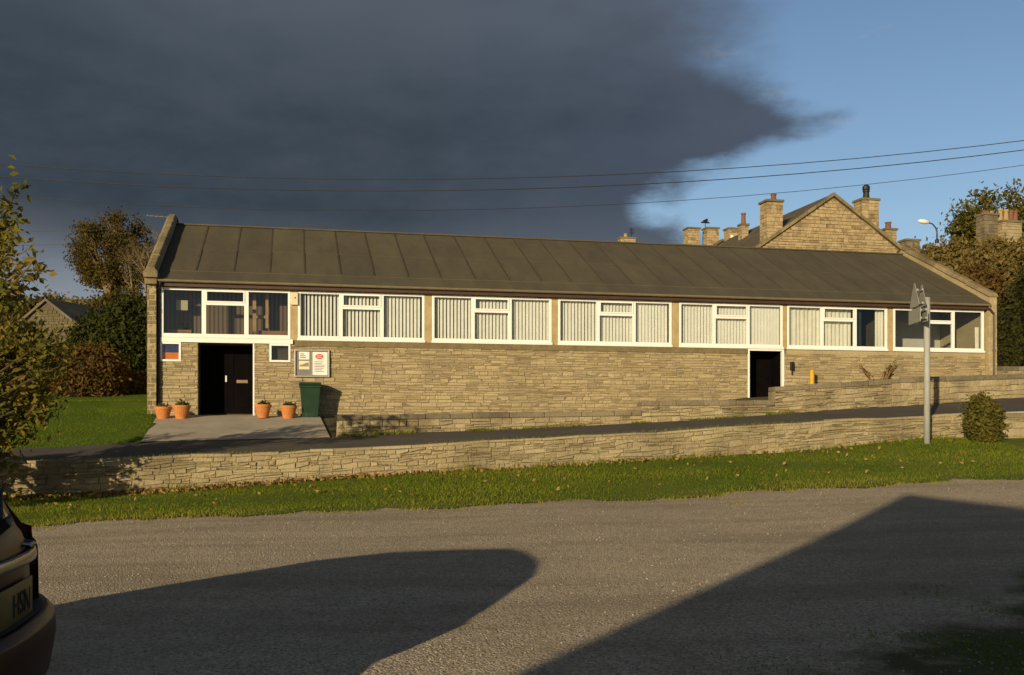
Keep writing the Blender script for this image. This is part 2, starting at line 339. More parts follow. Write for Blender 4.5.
# ------------------------------------------------------------------ world, sun, camera
def world():
    w = bpy.data.worlds.new('World'); scene.world = w; w.use_nodes = True
    nt = w.node_tree; nt.nodes.clear(); out = nt.nodes.new('ShaderNodeOutputWorld')
    sky = nt.nodes.new('ShaderNodeTexSky'); sky.sky_type = 'NISHITA'; sky.sun_disc = False
    sky.sun_elevation = SUN_EL; sky.sun_rotation = SUN_AZ+math.pi; sky.altitude = 200; sky.air_density = 1.0; sky.dust_density = .6; sky.ozone_density = 1.5
    d = nd(nt, 'ShaderNodeTexCoord').outputs['Generated']
    sp = nd(nt, 'ShaderNodeSeparateXYZ'); nt.links.new(d, sp.inputs[0])
    az = math_(nt, 'ARCTAN2', sp.outputs[0], sp.outputs[1]); el = math_(nt, 'ARCSINE', sp.outputs[2])
    def dirnoise(scale, det, ro, sx=1., sz=1.):
        mp = nd(nt, 'ShaderNodeMapping', i_Scale=(sx,sx,sz)); nt.links.new(d, mp.inputs[0])
        return noise(nt, mp.outputs[0], scale, det, ro)
    n1 = dirnoise(5.5, 8, .55, 1, 1.6); n2 = dirnoise(17, 7, .6, .8, 1.8)
    xb = ramp(nt, math_(nt,'MULTIPLY',el,1/.6), [(p/.6, v+.5) for p, v in [(.0,.22),(.165,.20),(.182,.215),(.200,.165),(.214,.160),(.235,.195),(.255,.225),(.272,.28),(.287,.312),(.303,.295),(.325,.265),(.36,.245),(.42,.245),(.6,.34)]])
    nn = math_(nt,'ADD', math_(nt,'MULTIPLY',math_(nt,'SUBTRACT',n1,.5),.12), math_(nt,'MULTIPLY',math_(nt,'SUBTRACT',n2,.5),.11))
    sd = math_(nt,'ADD', math_(nt,'SUBTRACT', math_(nt,'SUBTRACT',xb,.5), az), nn)
    sd = math_(nt,'MULTIPLY', sd, ramp(nt, el, [(.19,1.),(.25,1.),(.30,.9),(.34,.42),(.45,.4)]))
    mr = nd(nt, 'ShaderNodeMapRange', i_From_Min=-.015, i_From_Max=.05); mr.interpolation_type = 'SMOOTHSTEP'; nt.links.new(sd, mr.inputs[0])
    # the bank ends far to the left
    le = nd(nt, 'ShaderNodeMapRange', i_From_Min=-1.9, i_From_Max=-1.3); nt.links.new(az, le.inputs[0])
    mask = math_(nt,'MULTIPLY',mr.outputs[0],le.outputs[0])
    bk = nd(nt, 'ShaderNodeMapRange', i_From_Min=.3, i_From_Max=-.5, i_To_Min=0., i_To_Max=.38); nt.links.new(sp.outputs[1], bk.inputs[0])  # unseen dark cloud overhead and behind, added to cut ambient light
    zen = nd(nt, 'ShaderNodeMapRange', i_From_Min=.50, i_From_Max=.72); nt.links.new(math_(nt,'ADD',math_(nt,'ADD',el,bk.outputs[0]),math_(nt,'MULTIPLY',nn,.8)), zen.inputs[0])
    mask = math_(nt,'MAXIMUM', mask, zen.outputs[0])
    elw = math_(nt,'ADD', el, math_(nt,'MULTIPLY',math_(nt,'SUBTRACT',n1,.5),.06))
    cc = ramp(nt, math_(nt,'MULTIPLY',elw,1/.6), [(p/.6, c) for p, c in [(.0,(.27,.31,.36)),(.125,(.25,.285,.33)),(.150,(.16,.185,.22)),(.180,(.075,.09,.11)),(.210,(.036,.051,.069)),(.29,(.037,.053,.071)),(.34,(.050,.068,.089)),(.39,(.082,.102,.128)),(.48,(.09,.11,.135)),(.6,(.022,.028,.034))]])  # last stop kept very dark overhead, out of view, to lower the ambient
    rt = nd(nt, 'ShaderNodeMapRange', i_From_Min=-.12, i_From_Max=.28); nt.links.new(az, rt.inputs[0])
    cc = mixc(nt, math_(nt,'MULTIPLY',rt.outputs[0],.6), cc, (.10,.125,.185))
    n3 = dirnoise(3.2, 6, .55, 1., 2.6)
    cc = mixc(nt, math_(nt,'MULTIPLY',ramp(nt, n3, [(.45,0.),(.75,1.)]),.3), cc, (.105,.125,.155))
    cc = mixc(nt, math_(nt,'MULTIPLY',ramp(nt, n3, [(.28,1.),(.45,0.)]),.4), cc, (.030,.042,.055))
    cc = mixc(nt, math_(nt,'MULTIPLY',ramp(nt, n2, [(.4,0.),(.75,1.)]),.25), cc, (.10,.115,.145))
    # thin bright fringe shreds along the torn edge
    fr = math_(nt,'MULTIPLY', ramp(nt, dirnoise(21, 7, .6, .7, 2.2), [(.60,0.),(.72,1.)]), ramp(nt, math_(nt,'ADD',math_(nt,'MULTIPLY',sd,6.),.5), [(.1,0.),(.42,1.),(.55,1.),(.9,0.)]))
    fr = math_(nt,'MULTIPLY', fr, ramp(nt, el, [(.26,0.),(.33,1.),(.42,1.),(.5,0.)]))
    b1 = nd(nt, 'ShaderNodeBackground', i_Strength=SKY_STR)
    tint = mixc(nt, 1., sky.outputs[0], SKY_TINT, 'MULTIPLY')
    nt.links.new(tint, b1.inputs[0])
    b2 = nd(nt, 'ShaderNodeBackground', i_Strength=1.0); nt.links.new(cc, b2.inputs[0])
    b3 = nd(nt, 'ShaderNodeBackground', i_Strength=1.0, i_Color=(.36,.38,.44,1))
    m0 = nd(nt, 'ShaderNodeMixShader'); nt.links.new(math_(nt,'MULTIPLY',fr,.7), m0.inputs[0]); nt.links.new(b1.outputs[0], m0.inputs[1]); nt.links.new(b3.outputs[0], m0.inputs[2])
    m1 = nd(nt, 'ShaderNodeMixShader'); nt.links.new(mask, m1.inputs[0]); nt.links.new(m0.outputs[0], m1.inputs[1]); nt.links.new(b2.outputs[0], m1.inputs[2])
    nt.links.new(m1.outputs[0], out.inputs[0])
SKY_STR = .105; SKY_TINT = (.93,.97,1.05)
world()
L = bpy.data.lights.new('sun', 'SUN'); L.energy = 5.0; L.angle = R(.5); L.color = (1,.815,.52)
so = bpy.data.objects.new('sun', L); COL.objects.link(so)
dv = Vector((SD[0]*math.cos(SUN_EL), SD[1]*math.cos(SUN_EL), -math.sin(SUN_EL)))
so.rotation_euler = dv.to_track_quat('-Z', 'Y').to_euler(); so.location = (-30,-60,30)
cd = bpy.data.cameras.new('camera'); cam = bpy.data.objects.new('camera', cd); COL.objects.link(cam)
cam.location = (0,0,1.6); cam.rotation_euler = (R(90),0,0); cd.sensor_width = 36; cd.lens = 36*1000/1024; cd.shift_y = 89.5/1024
cd.clip_end = 3000; scene.camera = cam
scene.view_settings.view_transform = 'Standard'; scene.view_settings.look = 'None'; scene.view_settings.exposure = 0; scene.view_settings.gamma = 1

# ------------------------------------------------------------------ the land
def sheet(name, mat, s0, s1, ds, ts, dz=0, f=None, kind='structure', label=None, rag0=0, rag1=0):
    f = f or terr; mb = MB(); ns = max(2, int(round((s1-s0)/ds))+1); n = len(ts)
    for i in range(ns):
        s = s0+(s1-s0)*i/(ns-1)
        for j, t in enumerate(ts):
            tt = t
            if rag0 and j == 0: tt = t+rag0*(math.sin(s*1.7)+.7*math.sin(s*4.1+1)+.5*math.sin(s*9.3))*.5
            z = f(s, tt)+dz; X, Y = W(s, tt); mb.v.append((X,Y,z)); mb.c.append(.5)
    for i in range(ns-1):
        for j in range(n-1):
            a = i*n+j; mb.f.append((a, a+n, a+n+1, a+1)); mb.m.append(0)
    o = mb.build(name, mat, smooth=True); return tag(o, label, None, None, kind)
sheet('car_park', M['gravel'], -60, 60, 1.0, [-60,-30,-10,0,4,6,8,10,12,14,15.5,16.5,17.5])
sheet('verge', M['turf'], -60, 60, .25, [16.45,17.0,17.6,18.4,19.2,20,20.6,21.2,21.3], .015, lambda s,t: terr(s,min(t,T_WALL)), rag0=.35)
sheet('road', M['asphalt'], -60, 60, 1.0, [21.3,21.62,22.2,23,23.6,24.2,24.35], 0, lambda s,t: terr(s,min(max(t,T_ROAD),T_UP)))
S_AP0, S_AP1 = P(141,442,T_UP)[0], P(330,437,T_UP)[0]
def apron_z(s,t): return lerp(z_far(s), front_z(max(-3.7,min(.5,s))), max(0,min(1,(t-T_UP)/(29.0-T_UP))))
mb = MB(); n = 9; k = 12
for i in range(k+1):
    for j in range(n+1):
        t = T_UP-.02+(30.1-T_UP)*j/n; q = j/n
        a = lerp(S_AP0, -3.62, min(1,q*1.2)); b = lerp(S_AP1, .75, min(1,q*1.2)); s = lerp(a,b,i/k)
        X, Y = W(s,t); mb.v.append((X,Y,apron_z(s,t)+.012)); mb.c.append(.5)
for i in range(k):
    for j in range(n):
        a = i*(n+1)+j; mb.f.append((a,a+n+1,a+n+2,a+1)); mb.m.append(0)
tag(mb.build('apron_path', M['concrete'], smooth=True), kind='structure')
def lawn_z(s,t):
    a = lerp(z_far(s), 2.22+.02*(s+3.8), max(0,min(1,(t-T_UP)/(30.5-T_UP))))-.008
    return a if t <= 30.5 else max(a+.02*(t-30.5), far_land(s,t)+.04)
sheet('lawn', M['lawn_turf'], -45, -3.1, .2, [24.2,25,26,27,28,29,30,31,32.5,34,36,38], 0, lambda s,t: min(lawn_z(s,t), apron_z(s,t)-.02) if s > lerp(S_AP0+.02,-3.6,min(1,1.2*(t-T_UP)/5.9)) else lawn_z(s,t))
sheet('yard_base', M['earth'], -6.5, 2.2, .6, [24.15,25.5,27,28.5,29.2], -.035, apron_z)
sheet('yard', M['earth'], P(338,415,T_UP)[0]+.1, 60, .8, [24.45,25.5,27,28.5,29.4], 0, lambda s,t: lerp(cop_z(s)-.14, front_z(s), max(0,(t-24.4)/4.7)))
sheet('hillside', M['pasture'], -500, 500, 5, [29.4,31,33,36,40,45,50,55,60,70,80,100,130,200,350,700], -.02, lambda s,t: min(far_land(s,t), 1.7) if (-4 < s < 23 and t < 38) else far_land(s,t)-(.5 if s <= -4 and t < 37 else 0))

# ------------------------------------------------------------------ stonework
def stones(mb, s0, s1, zb, zt, yf, course=(.08,.15), length=(.18,.5), holes=(), proud=.012, gap=.008, depth=.12, wave=.006, rough=False, hmean=None):
    """irregular courses of individual blocks; x along the wall, front towards -y"""
    H = hmean or (zt((s0+s1)/2)-zb((s0+s1)/2))
    z = 0.
    while z < H-.02:
        h = random.uniform(*course)
        if z+h > H-.05: h = H-z
        x = s0-random.uniform(0, length[0])
        while x < s1:
            l = random.uniform(*length)*random.choice((.7,1,1,1.3)); a, b = max(s0,x), min(s1,x+l); x += l
            if b-a < .05: continue
            f0, f1 = z/H, (z+h)/H
            spans = [(a,b)]
            for hx0,hx1,hz0,hz1 in holes:
                mz0, mz1 = zb(a)+f0*(zt(a)-zb(a)), zb(a)+f1*(zt(a)-zb(a))
                if mz1 <= hz0+.02 or mz0 >= hz1-.02: continue
                ns = []
                for p, q in spans:
                    if q <= hx0 or p >= hx1: ns.append((p,q)); continue
                    if p < hx0-.03: ns.append((p,hx0))
                    if q > hx1+.03: ns.append((hx1,q))
                spans = ns
            for p, q in spans:
                y0 = yf-random.uniform(0, proud); g = gap*random.uniform(.5,1.4); e = min(.012, h*.12)
                wv = lambda x_, f_: zb(x_)+f_*(zt(x_)-zb(x_))+(wave*(math.sin(x_*2.7+f_*9)+.7*math.sin(x_*6.1+f_*23)+.5*math.sin(x_*13.7+f_*41)) if .01 < f_ < .99 else 0)
                P0 = wv(p,f0); P1 = wv(p,f1); Q0 = wv(q,f0); Q1 = wv(q,f1)
                if min(P1-P0,Q1-Q0) < .03: continue
                if rough and random.random() < .35 and q-p > .16:      # two thin stones in place of one
                    k_ = random.uniform(.35,.65); subs = [(P0,lerp(P0,P1,k_),Q0,lerp(Q0,Q1,k_)),(lerp(P0,P1,k_),P1,lerp(Q0,Q1,k_),Q1)]
                else: subs = [(P0,P1,Q0,Q1)]
                w = lambda: random.uniform(-1,1)*e*(1.1 if rough else .6)
                for P0,P1,Q0,Q1 in subs:
                  y0 = yf-random.uniform(0, proud)
                  p_, q_ = p+g/2, q-g/2
                  bk = [(p_,yf+depth,P0+g/2),(q_,yf+depth,Q0+g/2),(q_,yf+depth,Q1-g/2),(p_,yf+depth,P1-g/2)]
                  fr = [(p_+e+w(),y0+w(),P0+g/2+e+w()),(q_-e+w(),y0+w(),Q0+g/2+e+w()),(q_-e+w(),y0+w(),Q1-g/2-e+w()),(p_+e+w(),y0+w(),P1-g/2-e+w())]
                  md = [(v[0],yf+.012,v[2]) for v in bk]
                  mb.add(bk+md+fr, [(4,5,9,8),(5,6,10,9),(6,7,11,10),(7,4,8,11),(8,9,10,11),(0,1,5,4),(1,2,6,5),(2,3,7,6),(3,0,4,7)], random.random())
        z += h

# ------------------------------------------------------------------ the hall
S0, T0, Z0 = -3.89, T_HALL, 1.94
X0, Y0 = W(S0, T0)
hall = empty('village_hall', (X0,Y0,Z0), TH, label='long low stone hall with brown felt roof and a strip of white windows', cat='hall')
LX = lambda px: P(px, 340, T_HALL)[0]-S0
LEN = LX(993)
DEP = 9.4
xs = [LX(160)+.0, LX(292.5)]
D1 = (LX(198), LX(254)); D2 = (LX(749.5), LX(782))
ZB, ZT = 2.15, 3.53
mb = MB()
const = lambda v: (lambda s: v)
smallL = (LX(160), LX(181), 1.48, 2.02); smallR = (LX(269.5), LX(290.5), 1.5, 2.02)
holes = [(D1[0],D1[1],-1,2.2),(D2[0]-.06,D2[1]+.07,-1,2.2), smallL, smallR]
stones(mb, .25, LEN-.3, const(-.4), const(2.0), 0, (.06,.13), (.14,.46), holes, .014, .006, .12, .007, True)
wall = mb.build('wall', M['hall_stone'], hall)
mb = MB()      # mortar body behind the blocks, cut round the openings
def pieces(x0,x1,hs,z0,z1):
    x = x0
    for a,b,c,d in sorted(hs):
        if a > x: mb.box(x,a,.006,.3,z0,z1)
        if c > z0: mb.box(a,b,.006,.3,z0,c)
        if d < z1: mb.box(a,b,.006,.3,d,z1)
        x = b
    mb.box(x,x1,.006,.3,z0,z1)
pieces(.25, LEN-.3, [(D1[0],D1[1],-1,2.2),(D2[0]-.06,D2[1]+.07,-1,2.2),smallL,smallR], -.5, 2.0)
mb.build('mortar_core', M['mortar'], wall)
# band under the windows of bays 2-5, white board under bay 1, tan panels between bays
mb = MB(); mb.box(LX(294.5), D2[0]-.065, -.03, .28, 1.955, 2.12); mb.build('sill_band', M['sillband'], hall, bevel=.006)
mb = MB(); mb.box(LX(787), LEN-.3, .0, .28, 1.99, 2.12); mb.build('sill_band', M['hall_stone'], hall)
mb = MB(); mb.box(LX(160.5), LX(293), -.035, .28, 2.015, 2.145); mb.build('sill_board', M['white'], hall, bevel=.006)
WIN = [(161,204,246.5,290.5),(298,341,382,424.5),(432,473,510,551.5),(558,598,634,671.5),(679,714,748,782.5),(787,822,855,887),(893,927,953,983.5)]
for a, b in zip(WIN, WIN[1:]):
    mb = MB(); mb.box(LX(a[3])+.004, LX(b[0])-.004, -.012, .25, 2.125, 3.62); mb.build('pilaster', M['tan'], hall)
def frame_box(mb, x0,x1,z0,z1,w, y0=-.025, y1=.06, wb=None):
    wb = wb or w
    mb.box(x0,x0+w,y0,y1,z0,z1); mb.box(x1-w,x1,y0,y1,z0,z1)
    mb.box(x0+w,x1-w,y0,y1,z1-w,z1); mb.box(x0+w,x1-w,y0,y1,z0,z0+wb)
def vblind(x0,x1,z0,z1,par,pitch=.105,ang=50,mat='blind',y=.15,w=.098):
    mb = MB(); x = x0+.03
    while x < x1-.02:
        a = R(ang+random.uniform(-5,5)); dx, dy = math.cos(a)*w/2, math.sin(a)*w/2
        b = z0+random.uniform(0,.02)
        mb.add([(x-dx,y-dy,b),(x+dx,y+dy,b),(x+dx,y+dy,z1),(x-dx,y-dy,z1)], [(0,1,2,3)], random.random()); x += pitch
    mb.box(x0,x1,y-.03,y+.03,z1,z1+.04)
    return mb.build('blind', M[mat], par)
def curtain(x0,x1,z0,z1,par,mat='curtain',y=.18,amp=.02,wl=.14,lean=0):
    mb = MB(); n = max(6,int((x1-x0)/.02)); vs = []
    for i in range(n+1):
        x = lerp(x0,x1,i/n); d = amp*math.sin(x*6.28/wl)+amp*.6*math.sin(x*2.9/wl+1)
        vs += [(x+lean,y+d,z0),(x,y+d*.7,z1)]
    mb.add(vs, [(2*i,2*i+2,2*i+3,2*i+1) for i in range(n)])
    return mb.build('curtain', M[mat], par, smooth=True)
for i, (a,b,c,d) in enumerate(WIN):
    x0,x1,x2,x3 = LX(a),LX(b),LX(c),LX(d)
    mb = MB(); fw = .07
    frame_box(mb, x0,x3,ZB,ZT,fw, wb=.11)
    mw = .05 if i else .06
    mb.box(x1-mw,x1+mw,-.025,.06,ZB+.11,ZT-fw); mb.box(x2-mw,x2+mw,-.025,.06,ZB+.11,ZT-fw)
    tz = ZT-.44 if i else ZT-.42
    mb.box(x1+mw,x2-mw,-.024,.06,tz-.045,tz+.045)
    win = mb.build('window', M['white'], hall, bevel=.006)
    # opening lights have a second frame proud of the first
    mb = MB(); frame_box(mb, x1+mw-.015,x2-mw+.015,tz+.03,ZT-fw+.015,.04,-.045,-.0255); mb.build('sash', M['white'], win, bevel=.004)
    if i:
        mb = MB(); mb.box(x0-.02,x3+.02,-.06,-.026,ZB-.03,ZB+.035); mb.build('sill', M['white'], win, bevel=.006)
    for (p,q,u,v) in ((x0+fw,x1-mw,ZB+.11,ZT-fw),(x1+mw,x2-mw,ZB+.11,tz-.045),(x1+mw,x2-mw,tz+.045,ZT-fw),(x2+mw,x3-fw,ZB+.11,ZT-fw)):
        mb = MB(); k = random.uniform(-.002,.002)
        mb.add([(p,.02+k,u),(q,.02-k,u),(q,.021-k,v),(p,.021+k,v)], [(0,1,2,3)]); mb.build('pane', M['glass'], win)
    zb, zt = ZB+.09, ZT-.06
    if i in (1,2,3,4):
        angs = {1:(-47,-42,-38),2:(-42,-38,-34),3:(-40,-34,-30),4:(-37,-34,-28)}[i]
        for k, (p,q) in enumerate(((x0+.05,x1),(x1,x2),(x2,x3-.05))): vblind(p,q,zb,zt,win,ang=angs[k])
    elif i == 5:
        curtain(x0+.04,x1,zb,zt,win); curtain(x1,x2-.02,zb,zt,win,y=.2); curtain(x3-.32,x3-.05,zb,zt,win,amp=.04,wl=.1); curtain(x2+.03,x2+.35,zb,zt,win,'darkcloth',y=.22)
    elif i == 6:
        curtain(x3-.22,x3-.05,zb,zb+.75,win,amp=.04,wl=.1)
# glazed return beside the first bay
mb = MB(); mb.box(LX(157.6),LX(160.6),-.02,.06,ZB,ZT); mb.build('side_light', plain('reflecting_blue_glass',(.09,.12,.18),.15,.1,3), hall)
# small windows under bay 1
for (a,b,c,d), kind in ((smallL,1),(smallR,0)):
    mb = MB(); frame_box(mb, a,b,c,d-.004,.055,-.02,.08); w = mb.build('window', M['white'], hall, bevel=.005)
    mb = MB(); mb.add([(a+.05,.04,c+.05),(b-.05,.04,c+.05),(b-.05,.04,d-.05),(a+.05,.04,d-.05)],[(0,1,2,3)]); mb.build('pane', M['glass'], w)
    if kind:
        mb = MB(); mb.box(a+.055,b-.055,.075,.085,c+.055,c+.25); mb.build('poster', M['orange'], w)
        mb = MB(); mb.box(a+.055,b-.055,.075,.085,c+.251,d-.06); mb.build('poster', M['blue'], w)
    else:
        mb = MB(); mb.box(a-.02,b+.02,.2,.22,c-.02,d+.02); mb.build('backing', M['interiordark'], w)
# rooms
mb = MB(); mb.box(.27,LEN-.27,1.06,DEP-.3,.9,1.0); mb.build('interior_floor', M['interiorfloor'], hall)
mb = MB(); mb.box(.27,LEN-.27,2.4,2.5,1.0,4.6); mb.build('interior_wall', M['interior'], hall)
mb = MB(); mb.box(.27,LEN-.27,.31,2.6,3.75,3.8); mb.build('ceiling', M['interior'], hall)
for px in (294.5, 784.5, 890):
    mb = MB(); mb.box(LX(px)-.05,LX(px)+.05,.3,2.39,1.01,3.74); mb.build('partition', M['interiordark'], hall)
mb = MB(); mb.box(LX(162),LX(292),.9,.95,2.0,3.74); mb.build('boarding', M['boards'], hall)
mb = MB(); mb.box(LX(163),LX(291),.45,.88,2.22,2.28); mb.box(LX(166),LX(190),.4,.6,2.285,2.40); mb.box(LX(258),LX(288),.42,.6,2.285,2.42); mb.build('counter', M['woodshelf'], hall)
mb = MB(); mb.box(LX(252),LX(255.5),.5,.56,2.4,3.5); mb.box(LX(265),LX(268),.5,.56,2.5,3.5); mb.box(LX(255.6),LX(264.9),.5,.55,2.78,2.86); mb.build('easel_frame', plain('pale_wood',(.36,.22,.09),.6,.2,4), hall)
mb = MB(); mb.box(LX(174),LX(186),.5,.52,2.96,3.24); mb.build('notice', plain('yellowed_paper',(.42,.36,.22),.7,.08,4), hall)
# entrance
def leaf_door(x0,x1,y,z0,z1,par):
    mb = MB(); mb.box(x0,x1,y,y+.045,z0,z1)
    for (u,v) in ((z0+.15,z0+.85),(z0+1.0,z1-.15)):
        frame_box(mb, x0+.12,x1-.12,u,v,.03,y-.012,y)
    return mb.build('door', M['door'], par, bevel=.004)
mid_ = (D1[0]+D1[1])/2
dl = leaf_door(D1[0]+.05,mid_-.004,.85,.06,2.0,hall); dr = leaf_door(mid_+.004,D1[1]-.05,.85,.06,2.0,hall)
mb = MB(); mb.box(mid_-.075,mid_-.03,.80,.838,.96,1.14); mb.build('handle', plain('pale_handle',(.75,.74,.70),.4,.05), dl, bevel=.004)
mb = MB(); mb.box(mid_+.24,mid_+.55,.828,.838,.93,1.02); mb.build('letter_plate', plain('bronze_plate',(.28,.20,.13),.45,.1,5,.5,.4), dr, bevel=.003)
mb = MB(); mb.box(D1[0],D1[0]+.05,.845,.92,.05,2.05); mb.box(D1[1]-.05,D1[1],.845,.92,.05,2.05); mb.box(D1[0]+.05,D1[1]-.05,.845,.92,2.0,2.05); mb.build('door_frame', M['door'], hall)
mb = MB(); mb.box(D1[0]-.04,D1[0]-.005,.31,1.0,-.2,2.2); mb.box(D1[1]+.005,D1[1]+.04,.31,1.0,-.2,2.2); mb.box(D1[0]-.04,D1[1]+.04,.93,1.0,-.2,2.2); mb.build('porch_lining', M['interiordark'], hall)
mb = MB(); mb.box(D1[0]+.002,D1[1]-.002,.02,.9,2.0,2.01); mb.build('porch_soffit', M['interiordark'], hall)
mb = MB(); mb.box(D1[1]-.03,D1[1]+.012,-.012,.06,-.05,2.01); mb.build('door_trim', M['white'], hall)
# back office door opening
mb = MB(); mb.box(D2[0]-.06,D2[0],-.02,.1,.3,2.06); mb.box(D2[1],D2[1]+.07,-.02,.1,.3,2.06); mb.box(D2[0]-.06,D2[1]+.07,-.022,.1,2.06,2.119); mb.build('door_frame', M['white'], hall, bevel=.004)
d2 = leaf_door(D2[0]+.004,D2[1]-.004,.75,.3,2.05,hall)
mb = MB(); mb.box(D2[1]-.18,D2[1]-.13,.70,.738,1.2,1.32); mb.build('handle', M['door'], d2)
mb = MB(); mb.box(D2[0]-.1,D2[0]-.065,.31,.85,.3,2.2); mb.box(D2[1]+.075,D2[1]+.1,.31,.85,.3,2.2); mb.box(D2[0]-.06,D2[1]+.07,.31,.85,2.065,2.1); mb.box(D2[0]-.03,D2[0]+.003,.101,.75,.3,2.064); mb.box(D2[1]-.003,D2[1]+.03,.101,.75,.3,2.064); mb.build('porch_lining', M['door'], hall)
# gables with stone copings
EZ, RZ, RY = 3.72, 6.17, 4.7
slope = (RZ-EZ)/(RY+.28)
rz = lambda y: EZ+slope*(y+.28) if y <= RY else RZ-slope*(y-RY)
for side, (a,b) in enumerate(((0.0,.25),(LEN-.29,LEN))):
    mb = MB(); up = .2
    poly = [(-.2,-1.0),(DEP+.2,-1.0),(DEP+.2,rz(DEP)+up),(RY,RZ+up),(-.2,rz(-.2)+up)]
    mb.prism(poly, 'x', a+.012, b-.012, .4); 
    g = mb.build('gable_wall', M['hall_stone'], hall)
    if 1:
        mb = MB(); stones(mb, a, b, const(-.4), const(3.85), -.2, (.10,.17), (.15,.35), (), .01, .008, .1); mb.build('quoins', M['hall_stone'] if side else M['parapet'], g)
    mb = MB(); y = -.34 if side == 0 else -.24; L_ = math.hypot(1, slope)
    while y < RY-.05:
        y2 = min(RY, y+random.uniform(.5,.62)); j = random.uniform(-.012,.012)
        for sgn in (0,1):
            ya, yb = (y,y2-.012) if not sgn else (2*RY-y2+.012, 2*RY-y)
            A = (rz(ya)+up+.02+j, rz(yb)+up+.02+j)
            n0 = [(a-.05,ya,A[0]),(b+.05,ya,A[0]),(b+.05,yb,A[1]),(a-.05,yb,A[1])]
            hgt = .13
            n1 = [(v[0]+(.09 if v[0] < a else -.09), v[1], v[2]+hgt) for v in n0]
            mb.add(n0+n1, [(0,3,2,1),(4,5,6,7),(0,1,5,4),(1,2,6,5),(2,3,7,6),(3,0,4,7)], random.random())
        y = y2
    mb.build('coping', M['parapet'], g, bevel=.02)
    if side: continue
    mb = MB(); mb.box(a-.06,b+.06,-.46,-.1,rz(-.3)+.02,rz(-.3)+.20); mb.box(a-.03,b+.03,-.36,-.12,rz(-.3)-.15,rz(-.3)+.015); mb.build('kneeler', M['parapet'], g, bevel=.02)
# roof: felt strips with lapped seams
mb = MB(); x = .25; first = True
while x < LEN-.3:
    x2 = min(LEN-.29, x+1.0+random.uniform(-.05,.05)); tn = random.random()
    yA = .42
    dz = random.uniform(0,.006)
    for (ya,yb,d_) in ((-.28,yA,.0),(yA-.03,2.3,.014),(2.27,RY,.02)):
        za, zb_ = rz(ya)+d_+dz, rz(yb)+d_+dz
        mb.add([(x,ya,za),(x2,ya,za),(x2,yb,zb_),(x,yb,zb_),(x,ya,za-.03),(x2,ya,za-.03),(x2,yb,zb_-.03),(x,yb,zb_-.03)], [(0,1,2,3),(0,4,5,1),(1,5,6,2),(3,7,4,0)], min(1,max(0,tn*.6+random.uniform(0,.4))))
    mb.add([(x,RY,RZ+.02),(x2,RY,RZ+.02),(x2,2*RY+.28,EZ),(x,2*RY+.28,EZ)], [(0,1,2,3)], tn)
    # welt at the seam
    for y0_,y1_ in ((yA,2.29),(2.29,RY)):
        for k,(dx,dzz) in enumerate(((-.028,.0),(0,.032))): pass
        mb.mi = 1; mb.add([(x-.03,y0_,rz(y0_)+.016),(x+.03,y0_,rz(y0_)+.016),(x+.022,y0_,rz(y0_)+.032),(x-.022,y0_,rz(y0_)+.032),(x-.03,y1_,rz(y1_)+.022),(x+.03,y1_,rz(y1_)+.022),(x+.022,y1_,rz(y1_)+.038),(x-.022,y1_,rz(y1_)+.038)], [(0,1,2,3),(1,5,6,2),(2,6,7,3),(3,7,4,0)], 0.0) if not first else None; mb.mi = 0
    first = False; x = x2
mb.box(.25,LEN-.29,RY-.11,RY+.11,RZ-.0,RZ+.045,.35); mb.mi = 0
mb.box(.26,LEN-.29,-.2,.31,EZ-.05,EZ-.02,.2)
mb.build('roof', [M['felt'], plain('bitumen_seam',(.066,.057,.040),.8,.2,6,.2)], hall)
mb = MB(); mb.box(.26,LEN-.30,-.2,-.17,3.54,3.70); mb.build('fascia', M['fascia'], hall)
mb = MB(); mb.box(.26,LEN-.30,-.168,.24,3.545,3.58); mb.build('soffit', M['fascia'], hall)
# half round gutter with joints
def gutter_mesh():
    mb = MB(); n = 10; r = .06; pts = [(-.275+r*math.cos(math.pi+math.pi*k/n), 3.70+r*math.sin(math.pi+math.pi*k/n)) for k in range(n+1)]
    inn = [(-.275+(r-.008)*math.cos(math.pi+math.pi*k/n), 3.70+(r-.008)*math.sin(math.pi+math.pi*k/n)) for k in range(n,-1,-1)]
    mb.prism(pts+inn, 'x', .27, LEN-.31)
    x = 1.2
    while x < LEN-.5:
        o2 = [(-.275+.068*math.cos(math.pi+math.pi*k/n), 3.705+.068*math.sin(math.pi+math.pi*k/n)) for k in range(n+1)]
        mb.prism(o2, 'x', x-.03, x+.03); x += 1.0
    return mb
gutter_mesh().build('gutter', M['gutter'], hall)
def downpipe(x, y, z1, z0, xb, mat):
    mb = MB(); mb.tube([(x,-.275,3.66),(x,-.275,3.58),(xb,y,z1-.12),(xb,y,z1-.3),(xb,y,z0)], .035, 10)
    z = z0+.5
    while z < z1-.3: mb.tube([(xb,y,z-.03),(xb,y,z+.03)], .045, 10); z += 1.1
    return mb.build('downpipe', M[mat], hall, smooth=False)
downpipe(.36, -.06, 3.5, -.05, .285, 'blackpipe')
downpipe(LEN-.36, -.27, 3.5, .6, LEN-.17, 'brownpipe')
# rear wall
mb = MB(); mb.box(.24,LEN-.27,DEP-.3,DEP,-.6,3.75); mb.build('rear_wall', M['tan'], hall)
